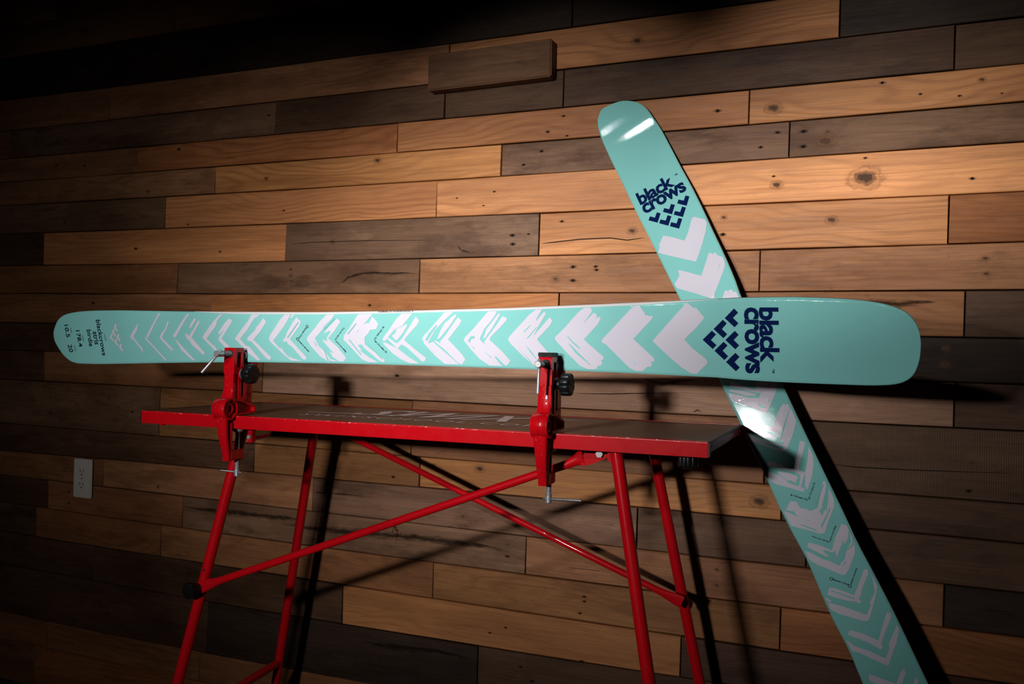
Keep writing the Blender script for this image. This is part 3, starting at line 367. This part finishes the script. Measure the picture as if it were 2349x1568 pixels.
for s in (-1,1):
    bm=bmesh.new(); box(bm,(s*L-.002,.017,-H*.72),(s*(L+.0015),D-.017,-.002),.0006); bpart('side_rail',bm,MT['red'])
    bm=bmesh.new(); box(bm,(s*L-.0005*s,-.0004,-H+.0008),(s*(L+.0022),.015,-.001),.0005); bpart('end_cap',bm,MT['black'])
    bm=bmesh.new(); box(bm,(s*L-.002,.012,-.0022),(s*(L+.0018),D-.012,.0006),.0004); bpart('edge_strip',bm,MT['black'])
N=NT('worn_edge_paint'); tc=N.n('TexCoord').outputs['Object']; wn=N.noise(N.mapv(tc,(90,60,500)),1.,4,.7); wl=N.noise(tc,5.,2)
N.base(N.mix(N.rng(wn,.60,.66,0.,1.),(.50,.003,.008),(.75,.62,.55))); N.set(Roughness=.35)
bm=bmesh.new(); prism(bm,[(-.0016,-.0016),(-.0016,-.0004),(-.0006,.0006),(.0008,.0006),(.0008,-.0016)],-L+.001,L-.001); bpart('worn_edge',bm,N.m,fr,smooth=False)
# legs (splayed)
def along(a,b,z):
    a=V(a);b=V(b); t=(z-a[2])/(b[2]-a[2]); return a+(b-a)*t
LEG={}
for k in ('FL','FR','RL','RR'):
    a,b=DATA[k]; LEG[k]=(a,b); top=along(a,b,-.016); bot=along(a,b,-TH+.012)
    bm=bmesh.new()
    if k=='RL': tube(bm,[top,along(a,b,-.3),along(a,b,-.6),bot],.011,20)
    else: tube(bm,[top,bot],.0112,20)
    lg=bpart('leg',bm,MT['red'])
    bm=bmesh.new(); tube(bm,[along(a,b,-TH+.04),along(a,b,-TH+.001)],.0135,16); bpart('rubber_foot',bm,MT['rubber'],lg)
# braces with flattened ends
def brace(a,b,e0,e1,rad=.0072,pre=None,post=None):
    a=V(a);b=V(b); d=(b-a)/np.linalg.norm(b-a); bm=bmesh.new()
    pts=[a-d*e0,a-d*.004,a+d*.022,a+d*.04]+[b-d*.05,b-d*.03,b,b+d*e1]; fl=[(1.7,.22),(1.6,.25),(1.15,.7),(1,1),(1,1),(1.15,.75),(1.8,.25),(1.8,.22)]
    if post: pts=pts[:4]+[b-d*.03,b-d*.012,b+V(.006,0,.0045),b+V(.015,-.002,.0095),b+V(.021,-.004,.0115)]; fl=fl[:4]+[(1,1),(1.05,.95),(1.35,.7),(1.65,.4),(1.5,.3)]
    tube(bm,pts,rad,18,flat=[(x,y) for x,y in fl]); return bm
fa,fb=DATA['FB']; bm=brace(fa,V(fb)+V(-.002,0,-.001),.018,.0,.0075,post=True)
br=bpart('brace',bm,MT['red'])
# flat hinge strap continuing from the front brace to the leg
bm=bmesh.new(); prism(bm,[(q[0],q[2]) for q in DATA['STRAP']],.052,.058,axis=1); bevel(bm,.0012); bpart('hinge_strap',bm,MT['red'])
bx,by,bz_=DATA['BOLT']; bm=bmesh.new(); tube(bm,[(bx,.052,bz_),(bx,.045,bz_)],.0068,6); bpart('bolt',bm,MT['dsteel'],smooth=False)
bx,by,bz_=DATA['BRK']; bm=bmesh.new(); box(bm,(bx-.0045,.050,bz_-.009),(bx+.0045,.078,-.0258),.001); bpart('leg_bracket',bm,MT['red'])
bm=bmesh.new(); box(bm,(-.3545,.042,-.058),(-.3445,.056,-.0257),.001); bpart('leg_bracket',bm,MT['red'])
bm=bmesh.new(); tube(bm,[(-.3495,.042,-.046),(-.3495,.038,-.046)],.0045,6); bpart('bolt',bm,MT['steel'],smooth=False)
bm=bmesh.new(); tube(bm,[(-.348,.054,-.050),(-.352,.108,-.049)],.004,10); bpart('hinge_pin',bm,MT['red'])
ra,rb=[V(q) for q in DATA['RB']]; dd=(rb-ra)/np.linalg.norm(rb-ra); ra=ra-dd*.06
bm=brace(ra,rb,.0,.012,.0070); bpart('brace',bm,MT['red'])
# stretchers between front and rear legs
for F_,R_ in (('FL','RL'),('FR','RR')):
    z=-.655; bm=bmesh.new(); tube(bm,[along(*LEG[R_],z),along(*LEG[F_],z-.004)],.0098,16); bpart('stretcher',bm,MT['red'])
# knobs
k1=V(DATA['KNOB1']); 
bm=bmesh.new(); tube(bm,[k1+V(-.002,.012,0),k1+V(-.004,-.006,0),k1+V(-.006,-.016,0),k1+V(-.006,-.0185,0)],[.010,.0165,.0165,.0135],24); bpart('knob',bm,MT['black'],angle=60)
k2=along(*LEG['RR'],-.385); bm=bmesh.new(); tube(bm,[k2+V(.0,.010,0),k2+V(.0,.022,0),k2+V(.0,.034,0)],[.008,.0125,.0115],24); bpart('knob',bm,MT['black'],angle=60)
def lobed(bm,c0,c1,rad,lobes=8,depth=.12,n=96,r0=None):
    c0=V(c0);c1=V(c1); d=(c1-c0)/np.linalg.norm(c1-c0); a=V(0,0,1) if abs(d[2])<.9 else V(1,0,0); s=np.cross(d,a); s/=np.linalg.norm(s); t=np.cross(d,s)
    prof=[(0,.88),(.06,.97),(.14,1.),(.82,1.),(.95,.96),(1.,.90)]; rings=[]
    for h,k in prof:
        rr=[]
        for i in range(n):
            an=2*math.pi*i/n; q=rad*k*(1-depth*max(0,math.cos(lobes*an))**3.2)
            rr.append(bm.verts.new(c0+(c1-c0)*h+q*(math.cos(an)*s+math.sin(an)*t)))
        rings.append(rr)
    for p,q in zip(rings,rings[1:]):
        for i in range(n): bm.faces.new((p[i],p[(i+1)%n],q[(i+1)%n],q[i]))
    bm.faces.new(rings[0][::-1]); bm.faces.new(rings[-1])
bm=bmesh.new(); lobed(bm,(.556,.06,-.030),(.556,.06,-.050),.0175,10,.1); kk=bpart('knob',bm,MT['black'],angle=50)
bm=bmesh.new(); box(bm,(.548,.052,-.034),(.564,.058,-.0257),.001); bpart('knob_bracket',bm,MT['red'])
bm=bmesh.new(); box(bm,(-.556,.004,-.0290),(-.546,.014,-.0257),.001); bpart('knob_bracket',bm,MT['red'])
# leg holes and band
hb=along(*LEG['FL'],-.3235)
bm=bmesh.new(); tube(bm,[hb+V(.001,-.0104,0),hb+V(.001,-.0118,0)],.0024,10); bpart('bolt_hole',bm,MT['dark'])
# lettering: text curves turned to thin printed meshes
def textmesh(s,bold=0.,shear=0.,space=1.):
    cu=bpy.data.curves.new('t','FONT'); cu.body=s; cu.size=1; cu.offset=bold; cu.shear=shear; cu.space_character=space; cu.resolution_u=3
    o=bpy.data.objects.new('t',cu); COL.objects.link(o); dg=bpy.context.evaluated_depsgraph_get(); dg.update(); me=o.evaluated_get(dg).to_mesh()
    vs=np.array([v.co[:2] for v in me.vertices]); fs=[tuple(p.vertices) for p in me.polygons]
    bpy.data.objects.remove(o); bpy.data.curves.remove(cu); return vs,fs
def flatprint(name,vs3,fs,mat,parent,sub=0):
    return mesh(name,vs3,fs,mat,parent)
def bench_text(s,p0,p1,cap,bold,shear,name='lettering',space=1.):
    vs,fs=textmesh(s,bold,shear,space); x0,x1=vs[:,0].min(),vs[:,0].max(); y1=.69*1.0
    P=[(p0[0]+(p1[0]-p0[0])*(v[0]-x0)/(x1-x0),p0[1]+(p1[1]-p0[1])*(v[0]-x0)/(x1-x0)+cap*v[1]/y1-D/2,.0006+TH) for v in vs]
    return mesh(name,P,fs,MT['letter'],bench)
bench_text('SWIXSCHOOL.COM',(-.272,.098),(.262,.108),.040,.004,0,space=1.25)
bench_text('SWIX',(-.205,.185),(.215,.185),.150,.012,.45)
for q in ([(-.30,.178),(-.12,.196),(-.05,.205),(-.10,.212),(-.31,.186)],[(.205,.296),(.285,.304),(.285,.310),(.205,.310)]):
    mesh('swoosh',[(a,b-D/2,.0006+TH) for a,b in q],[tuple(range(len(q)))],MT['letter'],bench)

# ------------------------------------------------------------------ vises (clamped to the front rail); local mm -> m
def vise(vx,label,pad,bar_dir,grp):
    Mv=TF@Matrix.Translation((vx,-.008,0)); v=empty('ski_vise',Mv,label=label,cat='vise',group=grp)
    P=lambda name,bm,mat,parent=v,smooth=True,ang=35: (bm.transform(Matrix.Scale(.001,4)),frommb(name,bm,mat,parent,smooth,ang))[1]
    # lower clamp arm with recessed side channels; the arm narrows towards its foot
    def taper(bm):
        for v_ in bm.verts:
            if v_.co.z<0: v_.co.x*=1-.40*min(1,-v_.co.z/90)
        return bm
    front=[(-1.5,68),(-2.5,56),(-5,46),(-9,38),(-14,31),(-20,25),(-24,14),(-24,0),(-22,-10),(-18,-38),(-12,-62),(-6,-80),(-4,-89)]
    sp=[(-1,84)]+front
    outer=sp+[(5,-90),(6,-86),(5,-60),(2,-34),(-1,-14),(-1,0),(-8,20),(-3,40),(3,58),(9,84)]
    bm=bmesh.new(); prism(bm,outer,-3.5,3.5); P('clamp_web',taper(bm),MT['redc'])
    def crowned(path,t):
        # bar swept along a side profile: crowned face towards the viewer, parting groove in the middle
        sec=[(-12.6,t),(-12.6,3.2),(-12.1,1.7),(-10.6,.8),(-7,.1),(-3,-.3),(-.75,-.4),(-.35,.5),(.35,.5),(.75,-.4),(3,-.3),(7,.1),(10.6,.8),(12.1,1.7),(12.6,3.2),(12.6,t)]
        Q=[V(p) for p in path]; R_=[Q[0]]
        for a,b_ in zip(Q,Q[1:]): R_+=[a*.66+b_*.34,a*.34+b_*.66,b_] if False else [(a+b_)/2,b_]
        bm=bmesh.new(); rings=[[bm.verts.new((x,p[0]+d,p[1])) for x,d in sec] for p in R_]
        n=len(sec)
        for a,b_ in zip(rings,rings[1:]):
            for i in range(n): bm.faces.new((a[i],a[(i+1)%n],b_[(i+1)%n],b_[i]))
        bm.faces.new(rings[0][::-1]); bm.faces.new(rings[-1]); return bm
    P('clamp_spine',taper(crowned(sp,7)),MT['redc'],ang=60)
    fl=lambda pts,t:pts+[(y+t,z) for y,z in pts[::-1]]
    bm=bmesh.new(); prism(bm,fl([(1,-14),(3,-34),(5,-60),(6,-90)],-4.5),-12,12); bevel(bm,.9,2,40); P('clamp_rib',taper(bm),MT['redc'])
    bm=bmesh.new(); prism(bm,[(-5,-84),(6,-82),(6,-91.5),(-3.5,-91.5)],-12.2,12.2); bevel(bm,1); P('clamp_foot',taper(bm),MT['redc'])
    bm=bmesh.new(); prism(bm,[(-2,84),(-2,34),(3,34),(3,84)],6.5,12.8); bevel(bm,1); P('column_rib',bm,MT['redc'])
    # pivot boss with hollow side and table jaw
    def arm(k): 
        c=[]; 
        for i in range(19):
            a=math.radians(62+i*(238/18)); c.append((-10+(22-k)*math.cos(a),15+(22-k)*math.sin(a)))
        return c+[(4.6,1.9+k),(14,2.0+k),(62-k,3.5+k),(68-k,5+k),(67-k,19-k),(55-k,23-k),(20,33-k)]
    def armbody(side):
        bm=bmesh.new(); A=arm(0); B=arm(3.2); n=len(A); s=side
        va=[bm.verts.new((s*15.4,*p)) for p in A]; vb=[bm.verts.new((s*15.4,*p)) for p in B]; vc=[bm.verts.new((s*6,*p)) for p in B]; vd=[bm.verts.new((s*.4,*p)) for p in A]
        for i in range(n):
            j=(i+1)%n; bm.faces.new((va[i],va[j],vb[j],vb[i])); bm.faces.new((vb[i],vb[j],vc[j],vc[i])); bm.faces.new((va[j],va[i],vd[i],vd[j]))
        bm.faces.new(vc); bm.faces.new(vd[::-1]); return bm
    bm=bmesh.new(); tube(bm,[(-15,-10,15),(-14,-10,15),(-1.0,-10,15),(-.5,-10,15),(.5,-10,15),(1.0,-10,15),(14,-10,15),(15,-10,15)],[21,22,22.2,21.2,21.2,22.2,22,21],40,caps=False); P('boss_barrel',bm,MT['redc'],ang=60)
    for s in (1,-1):
        jw=P('table_jaw',armbody(s),MT['redc'],ang=30)
        bm=bmesh.new()
        for a in range(24):
            pass
        n=24; rg=[]
        for rr,x in ((11,6),(11,12.5),(8.3,12.5),(8.3,6)):
            rg.append([bm.verts.new((s*x,-10+rr*math.cos(2*math.pi*i/n),15+rr*math.sin(2*math.pi*i/n))) for i in range(n)])
        for p,q in zip(rg,rg[1:]):
            for i in range(n): bm.faces.new((p[i],p[(i+1)%n],q[(i+1)%n],q[i]))
        P('boss_ring',bm,MT['redc'],jw)
        for yy,rr in ((24,2.8),(37,2.4),(49,3)):
            bm=bmesh.new(); tube(bm,[(s*5,yy,14),(s*7.2,yy,14)],rr,14); P('rivet',bm,MT['redc'],jw)
    # slotted slide plate
    bm=bmesh.new(); prism(bm,[(1,34),(1,84),(12,97),(62,97),(62,24),(58,24),(22,34)],-7,10); bevel(bm,1,2); P('slide_plate',bm,MT['redc'])
    bm=bmesh.new(); prism(bm,[(-1,28),(-1,84),(4,84),(4,28)],5,13); bevel(bm,.8,2); P('plate_rib',bm,MT['redc'])
    st=lambda r,n=12:[(28+r*math.cos(math.radians(a)),88+r*math.sin(math.radians(a))) for a in np.linspace(0,180,n)]+[(28+r*math.cos(math.radians(a)),42+r*math.sin(math.radians(a))) for a in np.linspace(180,360,n)]
    bm=bmesh.new(); A=st(13);B=st(4.2); n=len(A)
    rg=[[bm.verts.new((9.5,*p)) for p in A],[bm.verts.new((13,*p)) for p in A],[bm.verts.new((13,*p)) for p in B],[bm.verts.new((10.2,*p)) for p in B]]
    for p,q in zip(rg,rg[1:]):
        for i in range(n): bm.faces.new((p[i],p[(i+1)%n],q[(i+1)%n],q[i]))
    so=P('slot_guide',bm,MT['redc'],ang=50)
    bm=bmesh.new(); prism(bm,B,9.8,10.6); P('slot',bm,MT['dark'],so)
    # front jaw block with open side pocket
    z0,z1=84.6,134 if pad else 139
    bm=bmesh.new()
    prism(bm,[(0,z0),(0,z1-4),(2,z1),(9,z1),(9,z0)],-12.8,12.8)
    box(bm,(-12.8,8.5,z1-9),(12.8,29,z1)); box(bm,(-12.8,8.5,z0),(12.8,29,z0+14)); box(bm,(-12.8,23,z0+13),(12.8,29,z1-8)); box(bm,(-12.8,8.5,z0+13),(-9.5,24,z1-8))
    bevel(bm,.9,2,40); jb=P('front_jaw',bm,MT['redc'])
    zs=z1-12.5
    bm=bmesh.new(); tube(bm,[(1.5,-.4,zs),(1.5,2,zs)],8.2,28); P('screw_bore',bm,MT['dark'],jb)
    bm=bmesh.new(); tube(bm,[(1.5,27,zs-1),(1.5,38,zs-1)],4.5,16); tube(bm,[(1.5,38,zs-3),(1.5,42.6,zs-3)],[9,10],24); P('press_pad',bm,MT['dsteel'],jb)
    if pad:
        bm=bmesh.new(); box(bm,(-13.6,-.8,z1+.1),(13.6,30,z1+7.4),.7)
        for i in range(14): box(bm,(-13.2+i*1.95,.5,z1+7),(-12.2+i*1.95,28,z1+7.9))
        P('rubber_pad',bm,MT['rubber'])
    # rear jaw behind the ski
    bm=bmesh.new(); box(bm,(-12.5,60,84),(12.5,78,z1-6),2); box(bm,(-9,50,78),(9,66,96),1); P('rear_jaw',bm,MT['redc'])
    # side knob
    bm=bmesh.new(); tube(bm,[(12.6,28,86),(14.2,28,86)],11.5,28); P('washer',bm,MT['steel'])
    bm=bmesh.new(); tube(bm,[(14,28,86),(24,28,86)],9.5,24); lobed(bm,(22,28,86),(40,28,86),20.5,8,.13); P('knob',bm,MT['black'],ang=40)
    # threaded screws
    def screw(bm,p,q,r,pitch=1.6):
        p=V(p);q=V(q); L_=np.linalg.norm(q-p); n=int(L_/pitch*2); pts=[p+(q-p)*i/n for i in range(n+1)]; tube(bm,pts,[r if i%2 else r*.86 for i in range(n+1)],18)
    bm=bmesh.new(); screw(bm,(1.5,-24,zs),(1.5,27,zs),6.0); tube(bm,[(1.5,-43,zs),(1.5,-42,zs),(1.5,-24,zs)],[5.2,6.2,6.2],24); sp_=P('jaw_screw',bm,MT['dsteel' if pad else 'steel'],ang=30)
    c=V(1.5,-35,zs); d=V(bar_dir); d=d/np.linalg.norm(d)
    bm=bmesh.new(); tube(bm,[c-d*9,c-d*8,c+d*49,c+d*50],[3.2,2.7,2.7,3.2],16); P('tommy_bar',bm,MT['steel'],sp_)
    bm=bmesh.new(); screw(bm,(0,32,-96),(0,32,-36),4.9); tube(bm,[(0,32,-126),(0,32,-125),(0,32,-112)],[4.6,5.6,5.6],20); screw(bm,(0,32,-112),(0,32,-96),4.9); tube(bm,[(0,32,-36),(0,32,-32),(0,32,-31),(0,32,-26.3)],[5,11,11.5,11.5],24); cs=P('clamp_screw',bm,MT['steel'],ang=30)
    if pad:
        bm=bmesh.new(); tube(bm,[(-10,30.5,-118.5),(-9,30.7,-118.5),(58,40,-118.5),(59,40,-118.5)],[2.9,2.5,2.5,2.9],14); P('tommy_bar',bm,MT['dsteel'],cs)
    else:
        bm=bmesh.new(); tube(bm,[(-32,20.6,-114.5),(-31,21,-114.6),(9,34.8,-118.5),(10,35.2,-118.6)],[2.3,1.9,1.9,2.3],14); P('tommy_bar',bm,MT['dsteel'],cs)
    bm=bmesh.new(); box(bm,(-9,2,-91),(9,42,-70),2); P('screw_lug',bm,MT['redc'])
    return v
vise(-.3655,'red cast ski vise clamped at the left end of the bench',False,(-.62,-.25,-.80),'ski vises clamped to the bench')
vise(.3165,'red cast ski vise with a black rubber pad right of the bench middle',True,(-.03,.0,-1.),'ski vises clamped to the bench')

# ------------------------------------------------------------------ skis
def pchip(x,y):
    x=np.array(x,float);y=np.array(y,float); h=np.diff(x);dl=np.diff(y)/h; d=np.zeros(len(x)); d[0],d[-1]=dl[0],dl[-1]
    for i in range(1,len(x)-1):
        if dl[i-1]*dl[i]>0: w1=2*h[i]+h[i-1];w2=h[i]+2*h[i-1]; d[i]=(w1+w2)/(w1/dl[i-1]+w2/dl[i])
    def ev(t):
        t=min(max(t,x[0]),x[-1]); i=min(max(int(np.searchsorted(x,t))-1,0),len(h)-1); s=(t-x[i])/h[i]
        return y[i]*(1+2*s)*(1-s)**2+h[i]*d[i]*s*(1-s)**2+y[i+1]*s*s*(3-2*s)+h[i]*d[i+1]*s*s*(s-1)
    return ev
class Outline:
    # half outline given as (a,t), a = distance from the tip, total length Ln; smooth at both round ends
    def __init__(s,pts,Ln,tip_t,tail_t):
        s.Ln=Ln; c=Ln*.5; P=sorted([tuple(p) for p in pts if .0005<p[0]<Ln-.0005])
        f1=[(0,tip_t)]+[p for p in P if p[0]<c+.25]; f2=[p for p in P if p[0]>c-.25]+[(Ln,tail_t)]
        s.c=c; s.e1=pchip([math.sqrt(a) for a,_ in f1],[t for _,t in f1]); s.e2=pchip([-math.sqrt(Ln-a) if True else 0 for a,_ in f2],[t for _,t in f2])
    def __call__(s,a): return s.e1(math.sqrt(max(a,0))) if a<s.c else s.e2(-math.sqrt(max(s.Ln-a,0)))
def stations(Ln):
    a=[]; n=26
    for i in range(n+1): a.append(.16*(1-math.cos(math.pi/2*i/n)))
    m=60; a+=[.16+(Ln-.32)*i/m for i in range(1,m)]
    a+=[Ln-q for q in a[:n+1][::-1]]; a[0]=.00002; a[-1]=Ln-.00002; return a
def ski_body(root,tm,up,lo,Ln,F,Minv,side_top,side_rng):
    """tm thickness fn; up/lo outlines; F(a,t,n)->world"""
    A=stations(Ln); bev=lambda a:min(.0044,.0016+.02*min(a,Ln-a))
    def sec(a):
        U,Lo=up(a),lo(a); b=min(bev(a),(U-Lo)*.35); th=tm(a); return [(U,-th),(U,-th*.40),(U-b,-.0),(Lo+b*.75,-.0),(Lo,-th*.20),(Lo,-th)]
    S=[sec(a) for a in A]; W_=lambda a,p:(Minv@Vector(F(a,p[0],p[1])))
    def strip(name,i0,i1,mat,rng=None,n=1,crown=False):
        vs=[];fs=[];k=0
        for a,s in zip(A,S):
            if rng and not(rng[0]<=a<=rng[1]): continue
            for j in range(n+1):
                f_=j/n; t=s[i0][0]*(1-f_)+s[i1][0]*f_; h=s[i0][1]*(1-f_)+s[i1][1]*f_; vs.append(W_(a,(t,h)))
            k+=1
        m=n+1
        for i in range(k-1):
            for j in range(n): q=i*m+j; fs.append((q,q+1,q+m+1,q+m))
        o=mesh(name,vs,fs,mat,root,smooth=True); return o
    # lacquered top sheet: flat middle rolling over smoothly into the bevelled edges
    vs=[];fs=[]
    for a,s in zip(A,S):
        u1,u2=s[2][0],s[3][0]; r_=min(.0016,(u1-u2)*.2)
        for p in (s[1],s[2],(u1-r_,0),((u1+u2)/2,0),(u2+r_,0),s[3],s[4]): vs.append(W_(a,p))
    for i in range(len(A)-1):
        for j in range(6): q=i*7+j; fs.append((q,q+1,q+8,q+7))
    mesh('topsheet',vs,fs,MT['teal'],root,smooth=True)
    # body: base and sidewalls closed
    vs=[];fs=[]
    for a,s in zip(A,S):
        e=.0006
        for t,h in ((s[0][0],s[1][1]),(s[0][0]+e,s[0][1]+.002),(s[0][0]+e,s[0][1]),(s[5][0]-e,s[5][1]),(s[5][0]-e,s[5][1]+.002),(s[4][0],s[4][1])): vs.append(W_(a,(t,h)))
    k=len(A)
    for i in range(k-1):
        for j in range(5): q=i*6+j; fs.append((q,q+1,q+7,q+6))
    fs.append((0,1,2,3,4,5)); q=(k-1)*6; fs.append((q+5,q+4,q+3,q+2,q+1,q))
    mesh('base',vs,fs,MT['base'],root,smooth=False)
    for p in ((A[0],S[0],1),(A[-1],S[-1],-1)): pass
    if side_top:
        vs=[];fs=[];k=0
        for a,s in zip(A,S):
            if side_rng[0]<=a<=side_rng[1]:
                w_=min(1,(a-side_rng[0])/.12,(side_rng[1]-a)/.12); w_=max(.05,w_); t0,h0=s[1][0],s[1][1]; t1,h1=s[2][0]+.0006,0
                vs+= [W_(a,(t0+.0001,-tm(a)*.95)),W_(a,(t0+.0003,h0+.0002)),W_(a,(t0+(t1-t0)*w_,h0+(h1-h0)*w_+.00035))]; k+=1
        for i in range(k-1):
            for j in range(2): q=i*3+j; fs.append((q,q+1,q+4,q+3))
        mesh('sidewall',vs,fs,MT['side'],root,smooth=True)
Y0=DATA['SKI_Y0']; XT,XLs=DATA['SKI_XT'],DATA['SKI_XL']; LN=XT-XLs
def bend1(a):
    b=LN-a; rr=0
    if a<.30: rr=.05*((.30-a)/.30)**2
    if b<.17: rr=.025*((.17-b)/.17)**2
    return rr
def F1(a,t,n):   # t measured as bench-local height
    return T0+EX*(XT-a)+EY*(Y0-bend1(a)-n-.105*(t-.12))+EZ*(t-.104*n)
thick=lambda a: .0115-.007*max(0,1-min(a/.42,1))**1-.006*max(0,1-min((LN-a)/.35,1))
up1=Outline([(XT-x,z) for x,z in DATA['SKI_TOP']],LN,.1640,.1625); lo1=Outline([(XT-x,z) for x,z in DATA['SKI_BOT']],LN,.1640,.1625)
ROOT1=TF@Matrix.Translation((0.,Y0,.10))
ski1=empty('ski',ROOT1,label='teal ski with white chevrons lying on edge in the two red vises',cat='ski',group='pair of teal skis')
ski_body(ski1,thick,up1,lo1,LN,F1,ROOT1.inverted(),True,(.30,1.42))
# second ski
S2=DATA['S2']; O2=V(S2['O']); AX=V(S2['ax']); LT=V(S2['lt']); NN=V(S2['n'])
def bend2(a): return .035*((.14-a)/.14)**2 if a<.14 else 0
def F2(a,t,n): return O2+AX*a+LT*t+NN*(n+bend2(a))
wm=lambda a:(up1(a)-lo1(a))/2; LN2=LN
def build2(Ln):
    al=S2['L']+S2['R']; a0,t0=min(al); Lp=[(a,t) for a,t in S2['L'] if t>t0]; Rp=[(a,t) for a,t in S2['L'][:4]+S2['R'] if t<t0]
    ext=[(a,wm(a*LN/Ln)*1.06) for a in (1.40,1.5,1.6,1.66,1.70,1.73,1.76,1.775,1.788,Ln-.004) if a<Ln-.002]
    return Outline(Lp+ext,Ln,t0,0.),Outline(Rp+[(a,-t) for a,t in ext],Ln,t0,0.)
for it in range(3):
    up2,lo2=build2(LN2); zmin=min(min(F2(a,up2(a),-.008)[2],F2(a,lo2(a),-.008)[2]) for a in np.linspace(LN2-.2,LN2-.0005,80)); LN2+= (zmin-.0012)/.8852
    if abs(zmin)<.0015: break
M2=Matrix.Identity(4); tail=F2(LN2-.01,0,-.004)
for i in range(3): M2[i][0]=-LT[i]; M2[i][1]=-NN[i]; M2[i][2]=-AX[i]; M2[i][3]=tail[i]
ski2=empty('ski',M2,label='teal ski with white chevrons leaning upright against the wall, right of the bench',cat='ski',group='pair of teal skis')
ski_body(ski2,thick,up2,lo2,LN2,F2,M2.inverted(),False,None)
# graphics on both skis
def inner(a,up,lo,m=.0036): return lo(a)+m,up(a)-m
def put(x,z,h,which):
    a=XT-x; a=min(max(a,.001),LN-.001)
    U,Lo=up1(a),lo1(a); z=min(max(z,Lo+.0046),U-.0046)
    if which==1: return F1(a,z,h)
    c=(U+Lo)/2; k=(z-c)/((U-Lo)/2); a2=a*1.0; U2,L2=up2(a2),lo2(a2); return F2(a2,(U2+L2)/2+k*(U2-L2)/2,h)
def poly_print(name,polys,mat,h,which,root,Mi):
    vs=[];fs=[]
    for pi,P in enumerate(polys):
        b=len(vs); hh=h+pi*.00005
        # densify edges so the outline follows the ski edge
        Q=[]
        for i in range(len(P)):
            p,q=V(P[i]),V(P[(i+1)%len(P)]); n=max(1,int(np.linalg.norm(q-p)/.02)); Q+=[p+(q-p)*j/n for j in range(n)]
        vs+=[Mi@Vector(put(x,z,hh,which)) for x,z in Q]; fs+=[tuple(b+i for i in t) for t in tess(Q)]
    return mesh(name,vs,fs,mat,root)
GR=[[0],[1,2],[3],[4,5],[6,7],[8],[9],[10,11],[12],[13,14],[15],[16],[17],[18],[19],[20,21,23],[22],[24,25,27],[26],[28,29,30],[31],[32],[33],[34]]
Wp=DATA['WHITE']
for which,root in ((1,ski1),(2,ski2)):
    Mi=root.matrix_world.inverted()
    for gi,g in enumerate(GR): poly_print('chevron',[Wp[i] for i in g],MT['white'],.00035+.00006*(gi%3),which,root,Mi)
    poly_print('brush_streaks',DATA['SLITS'],MT['tealp'],.0006,which,root,Mi)['kind']='stuff'
    for q in DATA['LOGO']: poly_print('logo_chevron',[q],MT['navy'],.0006,which,root,Mi)
    for q in DATA['MINI']: poly_print('tail_logo_chevron',[q],MT['white'],.0006,which,root,Mi)
    for s,p0,p1,asc,bold in DATA['TEXTS']:
        if s.startswith('a strat'): continue
        vs,fs=textmesh(s,{3:.034,2:.016,1:.0}[bold] if s not in('black','crows') else .032,0,.93 if s in('black','crows') else 1.); x0,x1=vs[:,0].min(),vs[:,0].max(); y1=vs[:,1].max()
        p0,p1,asc=V(p0),V(p1),V(asc); P=[p0+(p1-p0)*(v[0]-x0)/(x1-x0)+(asc-p0)*v[1]/y1 for v in vs]
        mesh('lettering',[Mi@Vector(put(q[0],q[1],.0008,which)) for q in P],fs,MT['navy' if s in('black','crows','TM') else 'blackp'],root)
    for c in DATA['DOTS']:
        n=16; vs=[];fs=[]
        for i in range(n):
            a=2*math.pi*i/n
            for rr in (.0022,.0032): vs.append(Mi@Vector(put(c[0]+rr*math.cos(a),c[1]+rr*math.sin(a),.0008,which)))
        for i in range(n): j=(i+1)%n; fs.append((2*i,2*j,2*j+1,2*i+1))
        mesh('ring_mark',vs,fs,MT['blackp'],root)
# wording along the white sidewall of the clamped ski, upside down
s,p0,p1,asc,bold=[q for q in DATA['TEXTS'] if q[0].startswith('a strat')][0]
vs,fs=textmesh(s,.012); x0,x1=vs[:,0].min(),vs[:,0].max(); Mi=ski1.matrix_world.inverted(); P=[]
for v in vs:
    x=p0[0]+(p1[0]-p0[0])*(v[0]-x0)/(x1-x0); a=XT-x; th=thick(a); k=.86-v[1]/.75*.55
    t=up1(a)-.0044*(1-k); h=-th*.40*k; P.append(Mi@Vector(F1(a,t+.0006,h+.0008)))
mesh('lettering',P,fs,MT['blackp'],ski1)
